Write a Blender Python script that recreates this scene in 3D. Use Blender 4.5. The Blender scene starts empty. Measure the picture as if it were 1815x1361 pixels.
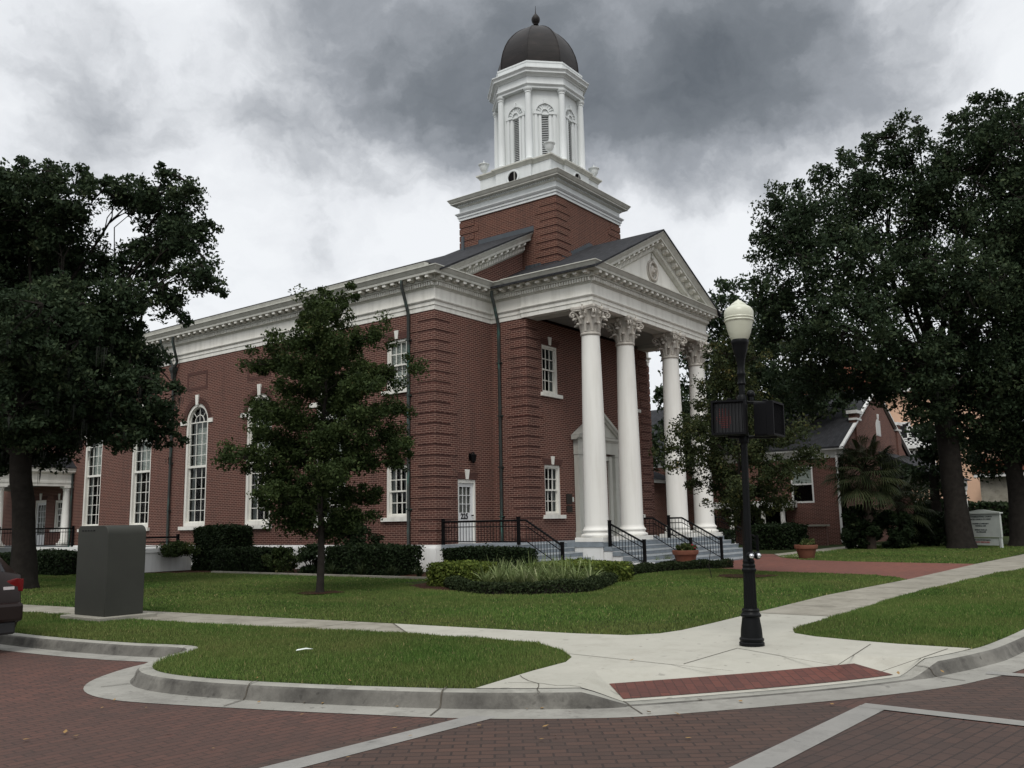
import bpy, bmesh, math, random
import numpy as np
from mathutils import Vector, Matrix
random.seed(7); rng = np.random.default_rng(11)
SC = bpy.context.scene
COL = SC.collection
rad = math.radians

# ------------------------------------------------------------------ camera
CAM = Vector((-22.8649, -20.5903, 0.6637))
CR = Vector((0.60392, -0.79682, -0.01888)).normalized()
CU = Vector((-0.11214, -0.10840, 0.98776)).normalized()
CF = CU.cross(CR).normalized()
FPX = 1578.15
cd = bpy.data.cameras.new('camera')
cam = bpy.data.objects.new('camera', cd); COL.objects.link(cam)
cd.sensor_width = 36.0; cd.lens = FPX / 1815.0 * 36.0
cd.clip_start = 0.1; cd.clip_end = 3000
M = Matrix(((CR.x, CU.x, -CF.x, CAM.x), (CR.y, CU.y, -CF.y, CAM.y), (CR.z, CU.z, -CF.z, CAM.z), (0, 0, 0, 1)))
cam.matrix_world = M
SC.camera = cam
def ray(px, py):            # photo pixel -> world direction
    return (CF + CR * ((px - 907.5) / FPX) - CU * ((py - 680.5) / FPX))
def at(px, py, z=-0.9):     # point of a horizontal plane seen at that pixel
    d = ray(px, py); t = (z - CAM.z) / d.z
    return CAM + d * t
def far(px, py, D):         # point at depth D
    return CAM + ray(px, py) * D

# ------------------------------------------------------------------ render / view
SC.render.resolution_x = 1024; SC.render.resolution_y = 768
SC.view_settings.view_transform = 'Standard'; SC.view_settings.look = 'None'
SC.view_settings.exposure = 0.18; SC.view_settings.gamma = 1.0
SC.render.engine = 'CYCLES'
SC.cycles.max_bounces = 6; SC.cycles.transparent_max_bounces = 12

# ------------------------------------------------------------------ world: overcast sky
SUN_EL, SUN_AZ = rad(52), rad(243)      # azimuth: compass-like angle of the direction the light comes from
W = bpy.data.worlds.new('World'); SC.world = W; W.use_nodes = True
nt = W.node_tree; N = nt.nodes; L = nt.links; N.clear()
def wn(t, **k):
    n = N.new(t)
    for a, b in k.items(): setattr(n, a, b)
    return n
def wm(op, a, b=None, clamp=False):
    n = wn('ShaderNodeMath', operation=op, use_clamp=clamp)
    for i, v in enumerate((a, b)):
        if v is None: continue
        if isinstance(v, (int, float)): n.inputs[i].default_value = v
        else: L.new(v, n.inputs[i])
    return n.outputs[0]
tc = wn('ShaderNodeTexCoord')
sky = wn('ShaderNodeTexSky', sky_type='NISHITA', sun_disc=False)
sky.sun_elevation = SUN_EL; sky.sun_rotation = SUN_AZ
nw = wn('ShaderNodeTexNoise'); nw.inputs['Scale'].default_value = 3.2; nw.inputs['Detail'].default_value = 7; nw.inputs['Roughness'].default_value = .58
L.new(tc.outputs['Generated'], nw.inputs['Vector'])
sub = wn('ShaderNodeVectorMath', operation='SUBTRACT'); L.new(nw.outputs['Color'], sub.inputs[0]); sub.inputs[1].default_value = (.5, .5, .5)
scl = wn('ShaderNodeVectorMath', operation='SCALE'); L.new(sub.outputs[0], scl.inputs[0]); scl.inputs['Scale'].default_value = .26
add = wn('ShaderNodeVectorMath', operation='ADD'); L.new(tc.outputs['Generated'], add.inputs[0]); L.new(scl.outputs[0], add.inputs[1])
mp = wn('ShaderNodeMapping'); mp.inputs['Scale'].default_value = (1, 1, 1.9); L.new(add.outputs[0], mp.inputs['Vector'])
n2 = wn('ShaderNodeTexNoise'); n2.inputs['Scale'].default_value = 4.2; n2.inputs['Detail'].default_value = 10; n2.inputs['Roughness'].default_value = .56
L.new(mp.outputs[0], n2.inputs['Vector'])
n3 = wn('ShaderNodeTexNoise'); n3.inputs['Scale'].default_value = 1.4; n3.inputs['Detail'].default_value = 4
L.new(mp.outputs[0], n3.inputs['Vector'])
CLOUD = [(1180, 110, 270, .36), (1010, 40, 230, .22), (1390, 60, 230, .28), (850, 120, 180, .26), (720, 20, 230, .17), (1540, 20, 200, .22),
         (960, 250, 140, .30), (1260, 190, 150, .26), (70, 100, 200, .20), (50, 240, 160, .16), (180, 200, 120, .16), (1100, 20, 300, .16), (640, 70, 170, .22), (760, 160, 160, .26), (540, 20, 190, .14), (900, 60, 240, .2), (1300, 130, 200, .12),
         (420, 230, 150, .16), (570, 270, 150, .24), (540, 440, 85, .22), (1650, 60, 160, .06), (760, 330, 90, .08)]
acc = None
for (px, py, r, w) in CLOUD:
    d = ray(px, py).normalized()
    ds = wn('ShaderNodeVectorMath', operation='DISTANCE'); L.new(add.outputs[0], ds.inputs[0]); ds.inputs[1].default_value = d
    mr = wn('ShaderNodeMapRange', interpolation_type='SMOOTHERSTEP'); L.new(ds.outputs['Value'], mr.inputs['Value'])
    mr.inputs['From Min'].default_value = r / FPX * 1.5; mr.inputs['From Max'].default_value = 0.0
    mr.inputs['To Min'].default_value = 0; mr.inputs['To Max'].default_value = w * 1.12
    acc = mr.outputs[0] if acc is None else wm('ADD', acc, mr.outputs[0])
t2 = wm('MULTIPLY', wm('SUBTRACT', n2.outputs['Fac'], .5), .95)
t3 = wm('MULTIPLY', wm('SUBTRACT', n3.outputs['Fac'], .5), .5)
amp = wm('ADD', .3, wm('MULTIPLY', n2.outputs['Fac'], 1.35))
n4 = wn('ShaderNodeTexNoise'); n4.inputs['Scale'].default_value = 9.0; n4.inputs['Detail'].default_value = 8; n4.inputs['Roughness'].default_value = .6
L.new(mp.outputs[0], n4.inputs['Vector'])
t4 = wm('MULTIPLY', wm('SUBTRACT', n4.outputs['Fac'], .5), .42)
dens = wm('MULTIPLY', wm('ADD', wm('ADD', wm('MULTIPLY', acc, amp), t2), wm('ADD', wm('ADD', t3, t4), .015)), .66, clamp=True)
ramp = wn('ShaderNodeValToRGB')
e = ramp.color_ramp.elements
e[0].position = 0; e[0].color = (.80, .82, .845, 1)
e[1].position = 1; e[1].color = (.115, .130, .148, 1)
for p, c in ((.12, (.72, .74, .77, 1)), (.26, (.50, .52, .55, 1)), (.42, (.31, .33, .36, 1)), (.66, (.185, .203, .225, 1))):
    q = e.new(p); q.color = c
L.new(dens, ramp.inputs['Fac'])
sx = wn('ShaderNodeSeparateXYZ'); L.new(tc.outputs['Generated'], sx.inputs[0])
bst = wn('ShaderNodeMapRange'); L.new(sx.outputs['Z'], bst.inputs['Value'])
bst.inputs['From Min'].default_value = .62; bst.inputs['From Max'].default_value = .95; bst.inputs['To Min'].default_value = 1.0; bst.inputs['To Max'].default_value = 1.7
m10 = wm('MULTIPLY', bst.outputs[0], 10.0)
cs = wn('ShaderNodeVectorMath', operation='SCALE'); L.new(ramp.outputs['Color'], cs.inputs[0]); L.new(m10, cs.inputs['Scale'])
mix = wn('ShaderNodeMix', data_type='RGBA'); mix.inputs['Factor'].default_value = .97
L.new(sky.outputs[0], mix.inputs['A']); L.new(cs.outputs[0], mix.inputs['B'])
bg = wn('ShaderNodeBackground'); bg.inputs['Strength'].default_value = 0.1
L.new(mix.outputs['Result'], bg.inputs['Color'])
wo = wn('ShaderNodeOutputWorld'); L.new(bg.outputs[0], wo.inputs['Surface'])
# sun behind thin cloud
sd = bpy.data.lights.new('sun', 'SUN'); sd.energy = 1.55; sd.angle = rad(24); sd.color = (1, .965, .91)
so = bpy.data.objects.new('sun', sd); COL.objects.link(so)
sdir = Vector((math.sin(SUN_AZ) * math.cos(SUN_EL), math.cos(SUN_AZ) * math.cos(SUN_EL), math.sin(SUN_EL)))
so.rotation_euler = sdir.to_track_quat('Z', 'Y').to_euler(); so.location = (-30, -30, 60)

# ------------------------------------------------------------------ materials
MT = {}
def newmat(name):
    m = bpy.data.materials.new(name); m.use_nodes = True; m.node_tree.nodes.clear(); MT[name] = m
    return m, m.node_tree.nodes, m.node_tree.links
class G:                      # tiny node-graph helper
    def __init__(s, name):
        s.m, s.N, s.L = newmat(name)
        s.out = s.N.new('ShaderNodeOutputMaterial'); s.b = s.N.new('ShaderNodeBsdfPrincipled'); s.L.new(s.b.outputs[0], s.out.inputs[0])
        s.tc = s.N.new('ShaderNodeTexCoord')
    def put(s, sock, v):
        if isinstance(v, (int, float)): sock.default_value = v
        elif isinstance(v, (tuple, list)): sock.default_value = tuple(v) + ((1,) if len(v) == 3 and len(sock.default_value) == 4 else ())
        else: s.L.new(v, sock)
    def math(s, op, a, b=0, clamp=False):
        n = s.N.new('ShaderNodeMath'); n.operation = op; n.use_clamp = clamp; s.put(n.inputs[0], a); s.put(n.inputs[1], b); return n.outputs[0]
    def noise(s, scale, detail=4, rough=.5, vec=None, out='Fac'):
        n = s.N.new('ShaderNodeTexNoise'); n.inputs['Scale'].default_value = scale; n.inputs['Detail'].default_value = detail; n.inputs['Roughness'].default_value = rough
        s.L.new(vec or s.tc.outputs['Object'], n.inputs['Vector']); return n.outputs[out]
    def ramp(s, f, stops):
        n = s.N.new('ShaderNodeValToRGB'); e = n.color_ramp.elements
        e[0].position, e[0].color = stops[0][0], tuple(stops[0][1]) + (1,); e[1].position, e[1].color = stops[-1][0], tuple(stops[-1][1]) + (1,)
        for p, c in stops[1:-1]: q = e.new(p); q.color = tuple(c) + (1,)
        s.put(n.inputs[0], f); return n.outputs[0]
    def mix(s, f, a, b, mode='MIX'):
        n = s.N.new('ShaderNodeMix'); n.data_type = 'RGBA'; n.blend_type = mode
        s.put(n.inputs['Factor'], f); s.put(n.inputs['A'], a); s.put(n.inputs['B'], b); return n.outputs['Result']
    def mapping(s, rot=(0, 0, 0), scale=(1, 1, 1), vec=None, loc=(0, 0, 0)):
        n = s.N.new('ShaderNodeMapping'); n.inputs['Rotation'].default_value = rot; n.inputs['Scale'].default_value = scale; n.inputs['Location'].default_value = loc
        s.L.new(vec or s.tc.outputs['Object'], n.inputs['Vector']); return n.outputs[0]
    def bump(s, h, st=.3, dist=.02):
        n = s.N.new('ShaderNodeBump'); n.inputs['Strength'].default_value = st; n.inputs['Distance'].default_value = dist; s.put(n.inputs['Height'], h)
        s.L.new(n.outputs[0], s.b.inputs['Normal'])
    def set(s, col=None, rough=None, metal=None, spec=None):
        if col is not None: s.put(s.b.inputs['Base Color'], col)
        if rough is not None: s.put(s.b.inputs['Roughness'], rough)
        if metal is not None: s.put(s.b.inputs['Metallic'], metal)
        if spec is not None: s.put(s.b.inputs['Specular IOR Level'], spec)
        return s.m
def plain(name, col, rough=.6, metal=0, var=.12, sc=6, spec=.4, bump=0):
    g = G(name); c = g.mix(g.noise(sc, 5, .6), tuple(x * (1 - var * 1.6) for x in col), tuple(min(1, x * (1 + var)) for x in col))
    if bump: g.bump(g.noise(sc * 8, 3), bump, .01)
    return g.set(c, rough, metal, spec)
def wallvec(g):               # brick coordinates that turn with the wall
    ge = g.N.new('ShaderNodeNewGeometry'); sn = g.N.new('ShaderNodeSeparateXYZ'); g.L.new(ge.outputs['True Normal'], sn.inputs[0])
    sp = g.N.new('ShaderNodeSeparateXYZ'); g.L.new(g.tc.outputs['Object'], sp.inputs[0])
    isx = g.math('GREATER_THAN', g.math('ABSOLUTE', sn.outputs[0]), .6)
    mx = g.N.new('ShaderNodeMix'); mx.data_type = 'FLOAT'; g.L.new(isx, mx.inputs['Factor']); g.L.new(sp.outputs[0], mx.inputs['A']); g.L.new(sp.outputs[1], mx.inputs['B'])
    cb = g.N.new('ShaderNodeCombineXYZ'); g.L.new(mx.outputs['Result'], cb.inputs[0]); g.L.new(sp.outputs[2], cb.inputs[1])
    return cb.outputs[0]
def bricknode(g, vec, w, h, mortar, c1, c2, cm, bias=0, off=.5, freq=2):
    n = g.N.new('ShaderNodeTexBrick'); n.inputs['Scale'].default_value = 1; n.inputs['Brick Width'].default_value = w; n.inputs['Row Height'].default_value = h
    n.inputs['Mortar Size'].default_value = mortar; n.inputs['Mortar Smooth'].default_value = .2; n.inputs['Bias'].default_value = bias; n.offset = off; n.offset_frequency = freq
    n.inputs['Color1'].default_value = c1 + (1,); n.inputs['Color2'].default_value = c2 + (1,); n.inputs['Mortar'].default_value = cm + (1,)
    g.L.new(vec, n.inputs['Vector']); return n
def brickwall(name, c1, c2, cm, dirt=.35):
    g = G(name); v = wallvec(g)
    n = bricknode(g, v, .245, .0746, .0098, c1, c2, cm)
    c = g.mix(g.math('MULTIPLY', g.noise(.55, 6, .65), dirt), n.outputs['Color'], (.05, .03, .028))
    c = g.mix(g.math('MULTIPLY', g.noise(9, 3, .6), .35), c, (.22, .105, .085))
    zz = g.mapping(scale=(1.6, 1.6, .12)); st = g.ramp(g.noise(1.0, 5, .6, zz), [(.52, (0, 0, 0)), (.75, (1, 1, 1))])
    c = g.mix(g.math('MULTIPLY', st, .35), c, (.045, .03, .028))
    g.bump(g.math('MULTIPLY', n.outputs['Fac'], -1), .5, .012)
    return g.set(c, .88, spec=.2)
brickwall('brick', (.082, .024, .017), (.034, .012, .010), (.36, .235, .185), .33)
brickwall('brick_tower', (.092, .031, .019), (.040, .015, .011), (.27, .17, .12), .32)
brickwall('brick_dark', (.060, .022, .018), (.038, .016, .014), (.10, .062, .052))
def whitepaint(name, col, stain=(.30, .29, .25), amt=.35):
    g = G(name); v = g.mapping(scale=(2.5, 2.5, .25)); s1 = g.ramp(g.noise(1.3, 6, .62, v), [(.45, (0, 0, 0)), (.8, (1, 1, 1))])
    s2 = g.noise(.7, 5, .6)
    c = g.mix(g.math('MULTIPLY', s1, amt), col, stain); c = g.mix(g.math('MULTIPLY', s2, .18), c, tuple(x * .72 for x in col))
    g.bump(g.noise(30, 3), .12, .005)
    return g.set(c, .55, spec=.3)
whitepaint('white_paint', (.76, .75, .695), (.27, .26, .21), .48); whitepaint('white_tower', (.66, .685, .68), (.33, .35, .34), .3)
whitepaint('column_paint', (.77, .76, .715), (.38, .35, .29), .34); whitepaint('stucco_white', (.70, .70, .68), (.25, .24, .21), .45)
whitepaint('trim_cream_shaded', (.52, .52, .47), (.24, .23, .19), .5); whitepaint('capital_stone', (.50, .47, .42), (.16, .13, .11), .75)  # trim: soffit shade as well as staining is put into the darker base
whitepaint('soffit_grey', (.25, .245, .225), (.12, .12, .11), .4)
plain('black_metal', (.006, .006, .0065), .45, 0, .1, 20, .06); plain('black_plastic', (.005, .005, .006), .55, 0, .1, 10, .08)
plain('cast_iron', (.0045, .005, .0055), .38, 0, .25, 14, .12, .25)
g = G('copper_patina'); f = g.noise(2.2, 6, .7, g.mapping(scale=(3, 3, .45)))
g.set(g.ramp(f, [(.46, (.020, .022, .020)), (.56, (.028, .042, .038)), (.64, (.04, .11, .09)), (.76, (.08, .20, .16))]), .6, spec=.4)
g = G('dome_copper'); c = g.ramp(g.noise(1.6, 6, .65, g.mapping(scale=(1, 1, 2.2))), [(.3, (.008, .0068, .0065)), (.55, (.014, .011, .010)), (.75, (.025, .019, .017))])
sp = g.N.new('ShaderNodeSeparateXYZ'); g.L.new(g.tc.outputs['Object'], sp.inputs[0])
g.bump(g.math('GREATER_THAN', g.math('FRACT', g.math('MULTIPLY', sp.outputs[2], 3.0)), .93), .5, .02); g.set(c, .55, spec=.22)
g = G('roof_shingle'); v = g.mapping(scale=(1, 1, 1)); n = bricknode(g, v, .30, .14, .006, (.022, .023, .026), (.040, .041, .046), (.012, .012, .013))
g.bump(g.noise(50, 3), .4, .01); g.set(g.mix(g.math('MULTIPLY', g.noise(1.1, 5), .5), n.outputs['Color'], (.016, .017, .018)), .92, spec=.2)
plain('lead_flashing', (.055, .065, .075), .55, 0, .2, 3); plain('gutter_dark', (.05, .045, .042), .6)
# glass: transparent with a mirror-like sheen
m, N_, L_ = newmat('window_glass'); o = N_.new('ShaderNodeOutputMaterial'); tr = N_.new('ShaderNodeBsdfTransparent'); tr.inputs[0].default_value = (.80, .84, .83, 1)
gl = N_.new('ShaderNodeBsdfGlossy'); gl.inputs['Roughness'].default_value = .04; fr = N_.new('ShaderNodeFresnel'); fr.inputs[0].default_value = 1.5
mm = N_.new('ShaderNodeMath'); mm.operation = 'MULTIPLY_ADD'; mm.inputs[1].default_value = .40; mm.inputs[2].default_value = .003; L_.new(fr.outputs[0], mm.inputs[0])
ms = N_.new('ShaderNodeMixShader'); L_.new(mm.outputs[0], ms.inputs[0]); L_.new(tr.outputs[0], ms.inputs[1]); L_.new(gl.outputs[0], ms.inputs[2]); L_.new(ms.outputs[0], o.inputs[0])
plain('room_dark', (.008, .0075, .0075), .9, spec=.05); plain('blind', (.55, .57, .53), .7, 0, .1); plain('curtain', (.17, .18, .18), .85, 0, .2, 3)
# ground family
def concrete(name, a, b, c, stain=.5, sc=.8):
    g = G(name); f = g.noise(sc, 8, .68); f2 = g.noise(40, 4, .7); st = g.ramp(g.noise(sc * 2.3, 7, .72), [(.5, (0, 0, 0)), (.72, (1, 1, 1))])
    col = g.ramp(f, [(.3, a), (.7, b)]); col = g.mix(g.math('MULTIPLY', st, stain), col, c); col = g.mix(g.math('MULTIPLY', f2, .25), col, tuple(x * .6 for x in a)); sp_ = g.ramp(g.noise(7.5, 2, .4), [(.70, (0, 0, 0)), (.74, (1, 1, 1))]); col = g.mix(g.math('MULTIPLY', sp_, .5), col, tuple(x * .45 for x in a)); bl = g.ramp(g.noise(.35, 5, .6), [(.45, (0, 0, 0)), (.62, (1, 1, 1))]); col = g.mix(g.math('MULTIPLY', bl, .22), col, tuple(x * .55 for x in a))
    g.bump(f2, .35, .006); return g.set(col, .88, spec=.25)
concrete('concrete_new', (.36, .35, .30), (.43, .415, .36), (.27, .255, .21), .5, .9)
concrete('concrete_old', (.22, .205, .165), (.33, .31, .26), (.11, .098, .075), .75, 1.2)
concrete('kerb_concrete', (.25, .245, .215), (.35, .34, .30), (.10, .092, .078), .6, 1.6)
concrete('kerb_grime', (.045, .042, .037), (.22, .21, .185), (.022, .02, .018), .75, 1.1)
concrete('gutter_concrete', (.22, .213, .19), (.34, .33, .295), (.11, .10, .088), .65, 1.1)
concrete('band_concrete', (.22, .215, .20), (.29, .28, .26), (.13, .125, .115), .5, 1.5)
concrete('pad_concrete', (.26, .25, .21), (.30, .285, .24), (.15, .14, .12), .4, 2)
def pavers(name, c1, c2, cm, rotz, w=.2, h=.1, mort=.005, dirt=(.035, .03, .028), dk=.5):
    g = G(name); v = g.mapping(rot=(0, 0, rad(rotz))); n = bricknode(g, v, w, h, mort, c1, c2, cm)
    wv = g.N.new('ShaderNodeTexWhiteNoise')
    c = g.mix(g.math('MULTIPLY', g.ramp(g.noise(.35, 6, .6), [(.4, (0, 0, 0)), (.7, (1, 1, 1))]), dk), n.outputs['Color'], dirt)
    c = g.mix(g.math('MULTIPLY', g.noise(3.5, 5, .7), .35), c, tuple(x * 1.5 for x in c1)); c = g.mix(g.math('MULTIPLY', g.noise(60, 3, .7), .25), c, (.02, .018, .017))
    g.bump(g.math('ADD', g.math('MULTIPLY', n.outputs['Fac'], -1), g.math('MULTIPLY', g.noise(12, 3), .5)), .6, .012); return g.set(c, .8, spec=.3)
pavers('road_brick', (.104, .046, .034), (.058, .031, .025), (.016, .012, .010), 4, .2, .1, .008, (.036, .027, .022), dk=.7)
pavers('crosswalk_brick', (.078, .041, .029), (.042, .026, .020), (.010, .008, .007), 52, .22, .11, .009)
pavers('junction_brick', (.070, .038, .028), (.040, .025, .020), (.012, .010, .009), 8, .22, .11, .008)
pavers('plaza_brick', (.19, .064, .044), (.11, .038, .029), (.13, .09, .07), 20, .2, .1, .006, dk=.4)
pavers('tactile_brick', (.125, .040, .028), (.070, .025, .020), (.03, .017, .014), 142, .2, .1, .005, dk=.55)
g = G('lawn_soil'); g.bump(g.noise(30, 5, .7), .8, .03)
g.set(g.mix(g.noise(22, 5, .75), g.ramp(g.noise(.5, 6, .6), [(.35, (.030, .042, .012)), (.6, (.045, .058, .018)), (.75, (.075, .068, .028))]), (.012, .020, .006)), .95, spec=.1)
g = G('grass_blade'); at_ = g.N.new('ShaderNodeAttribute'); at_.attribute_name = 'tint'
c = g.ramp(at_.outputs['Fac'], [(0, (.026, .058, .012)), (.5, (.070, .132, .027)), (.88, (.150, .215, .055)), (1, (.32, .27, .13))])
c = g.mix(g.math('MULTIPLY', g.ramp(g.noise(.45, 6, .65), [(.38, (0, 0, 0)), (.68, (1, 1, 1))]), .6), c, (.150, .150, .052)); g.set(c, .8, spec=.1)
g = G('mulch'); g.bump(g.noise(45, 5, .8), 1, .04); g.set(g.ramp(g.noise(38, 5, .8), [(.3, (.018, .010, .007)), (.6, (.07, .034, .022)), (.75, (.14, .075, .05))]), .95, spec=.1)
g = G('far_ground'); g.set(g.ramp(g.noise(.2, 5), [(.3, (.02, .03, .012)), (.7, (.04, .045, .02))]), .95)
def leafmat(name, dark, mid, light, tip=None, trans=.25):
    g = G(name); a = g.N.new('ShaderNodeAttribute'); a.attribute_name = 'tint'
    st = [(0, dark), (.5, mid), (.9, light), (1, tip or light)]
    c = g.ramp(a.outputs['Fac'], st)
    g.set(c, .7, spec=.14)
    t = g.N.new('ShaderNodeBsdfTranslucent'); g.L.new(c, t.inputs[0]); m = g.N.new('ShaderNodeMixShader'); m.inputs[0].default_value = trans
    g.L.new(g.b.outputs[0], m.inputs[1]); g.L.new(t.outputs[0], m.inputs[2]); g.L.new(m.outputs[0], g.out.inputs[0]); return g.m
leafmat('leaf_oak', (.013, .024, .012), (.030, .049, .023), (.068, .092, .042), (.10, .118, .06), .25)
leafmat('leaf_young', (.016, .028, .008), (.032, .050, .014), (.070, .095, .030), (.12, .11, .045), .25)
leafmat('leaf_yellowing', (.018, .027, .010), (.034, .045, .016), (.080, .082, .028), (.15, .115, .04), .25)
leafmat('leaf_hedge', (.008, .015, .006), (.013, .024, .008), (.024, .038, .013), (.04, .055, .022), .15)
leafmat('leaf_goldhedge', (.045, .070, .014), (.10, .135, .025), (.21, .245, .05), (.36, .37, .11), .2)
leafmat('leaf_border', (.014, .024, .009), (.024, .036, .013), (.042, .055, .022), (.06, .07, .03), .15)
leafmat('leaf_spiky', (.08, .12, .04), (.18, .23, .09), (.36, .41, .20), (.55, .56, .34), .2)
leafmat('leaf_palm', (.022, .032, .014), (.045, .058, .024), (.085, .098, .045), (.13, .125, .06), .15)
leafmat('moss', (.018, .020, .017), (.028, .031, .026), (.045, .048, .04), (.06, .06, .05), .2)
leafmat('petal', (.30, .03, .05), (.45, .05, .08), (.55, .09, .12), (.6, .25, .12), .2)
plain('bark_dark', (.024, .021, .018), .95, 0, .5, 5, .1, .9); plain('bark_grey', (.035, .030, .026), .95, 0, .5, 6, .1, .9); plain('bark_brown', (.060, .045, .036), .95, 0, .5, 5, .1, .9)
plain('terracotta', (.17, .066, .040), .8, 0, .3, 6, .25, .2); plain('potting_soil', (.03, .02, .015), .95)
plain('cabinet_green', (.036, .037, .031), .7, 0, .14, 2.2, .22, .1); plain('door_white', (.68, .69, .69), .45, 0, .06, 4)
plain('step_blue', (.215, .245, .270), .7, 0, .35, 3.5, .3, .15); plain('step_nosing', (.42, .45, .46), .7, 0, .3, 8); plain('floor_grey', (.22, .24, .25), .75, 0, .25, 3)
plain('bronze', (.022, .017, .013), .5, .3, .2, 9); plain('number_black', (.01, .01, .01), .5)
g = G('globe'); g.b.inputs['Transmission Weight'].default_value = .25; g.b.inputs['Subsurface Weight'].default_value = 0
g.bump(g.math('ABSOLUTE', g.math('SINE', g.math('MULTIPLY', g.noise(1, 0), 3))), .05, .01); g.set(g.mix(g.noise(5, 3), (.62, .63, .50), (.72, .73, .60)), .32, spec=.5)
plain('chrome', (.6, .6, .62), .2, .9, .05); g = G('led_red'); g.set((.10, .012, .010), .5)
g.b.inputs['Emission Color'].default_value = (.6, .03, .02, 1); g.b.inputs['Emission Strength'].default_value = .05
plain('lens_black', (.010, .010, .011), .3); plain('car_paint', (.011, .005, .004), .3, 0, .08, 3, .3); plain('car_glass', (.005, .006, .008), .1, 0, .05, 2, .35)
plain('tyre', (.012, .012, .012), .85); plain('alloy', (.28, .28, .29), .35, .8); plain('car_trim', (.012, .012, .013), .55)
g = G('tail_red'); g.set((.11, .003, .004), .25, spec=.3)
plain('tail_clear', (.55, .5, .5), .15, 0, .1, 30, .7); plain('sticker_blue', (.06, .09, .34), .5); plain('plate_white', (.6, .62, .6), .5)
plain('sign_white', (.42, .45, .42), .55, 0, .15, 3); plain('sign_text', (.03, .04, .04), .6); plain('sign_red', (.30, .06, .06), .6)
plain('stucco_pink', (.66, .43, .30), .85, 0, .08, 1.5); plain('roof_tile', (.24, .085, .05), .85, 0, .3, 4); plain('paper', (.62, .66, .62), .8); plain('dry_leaf', (.25, .15, .05), .8)
plain('joint_dark', (.075, .065, .05), .95, 0, .3, 20)

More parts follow.
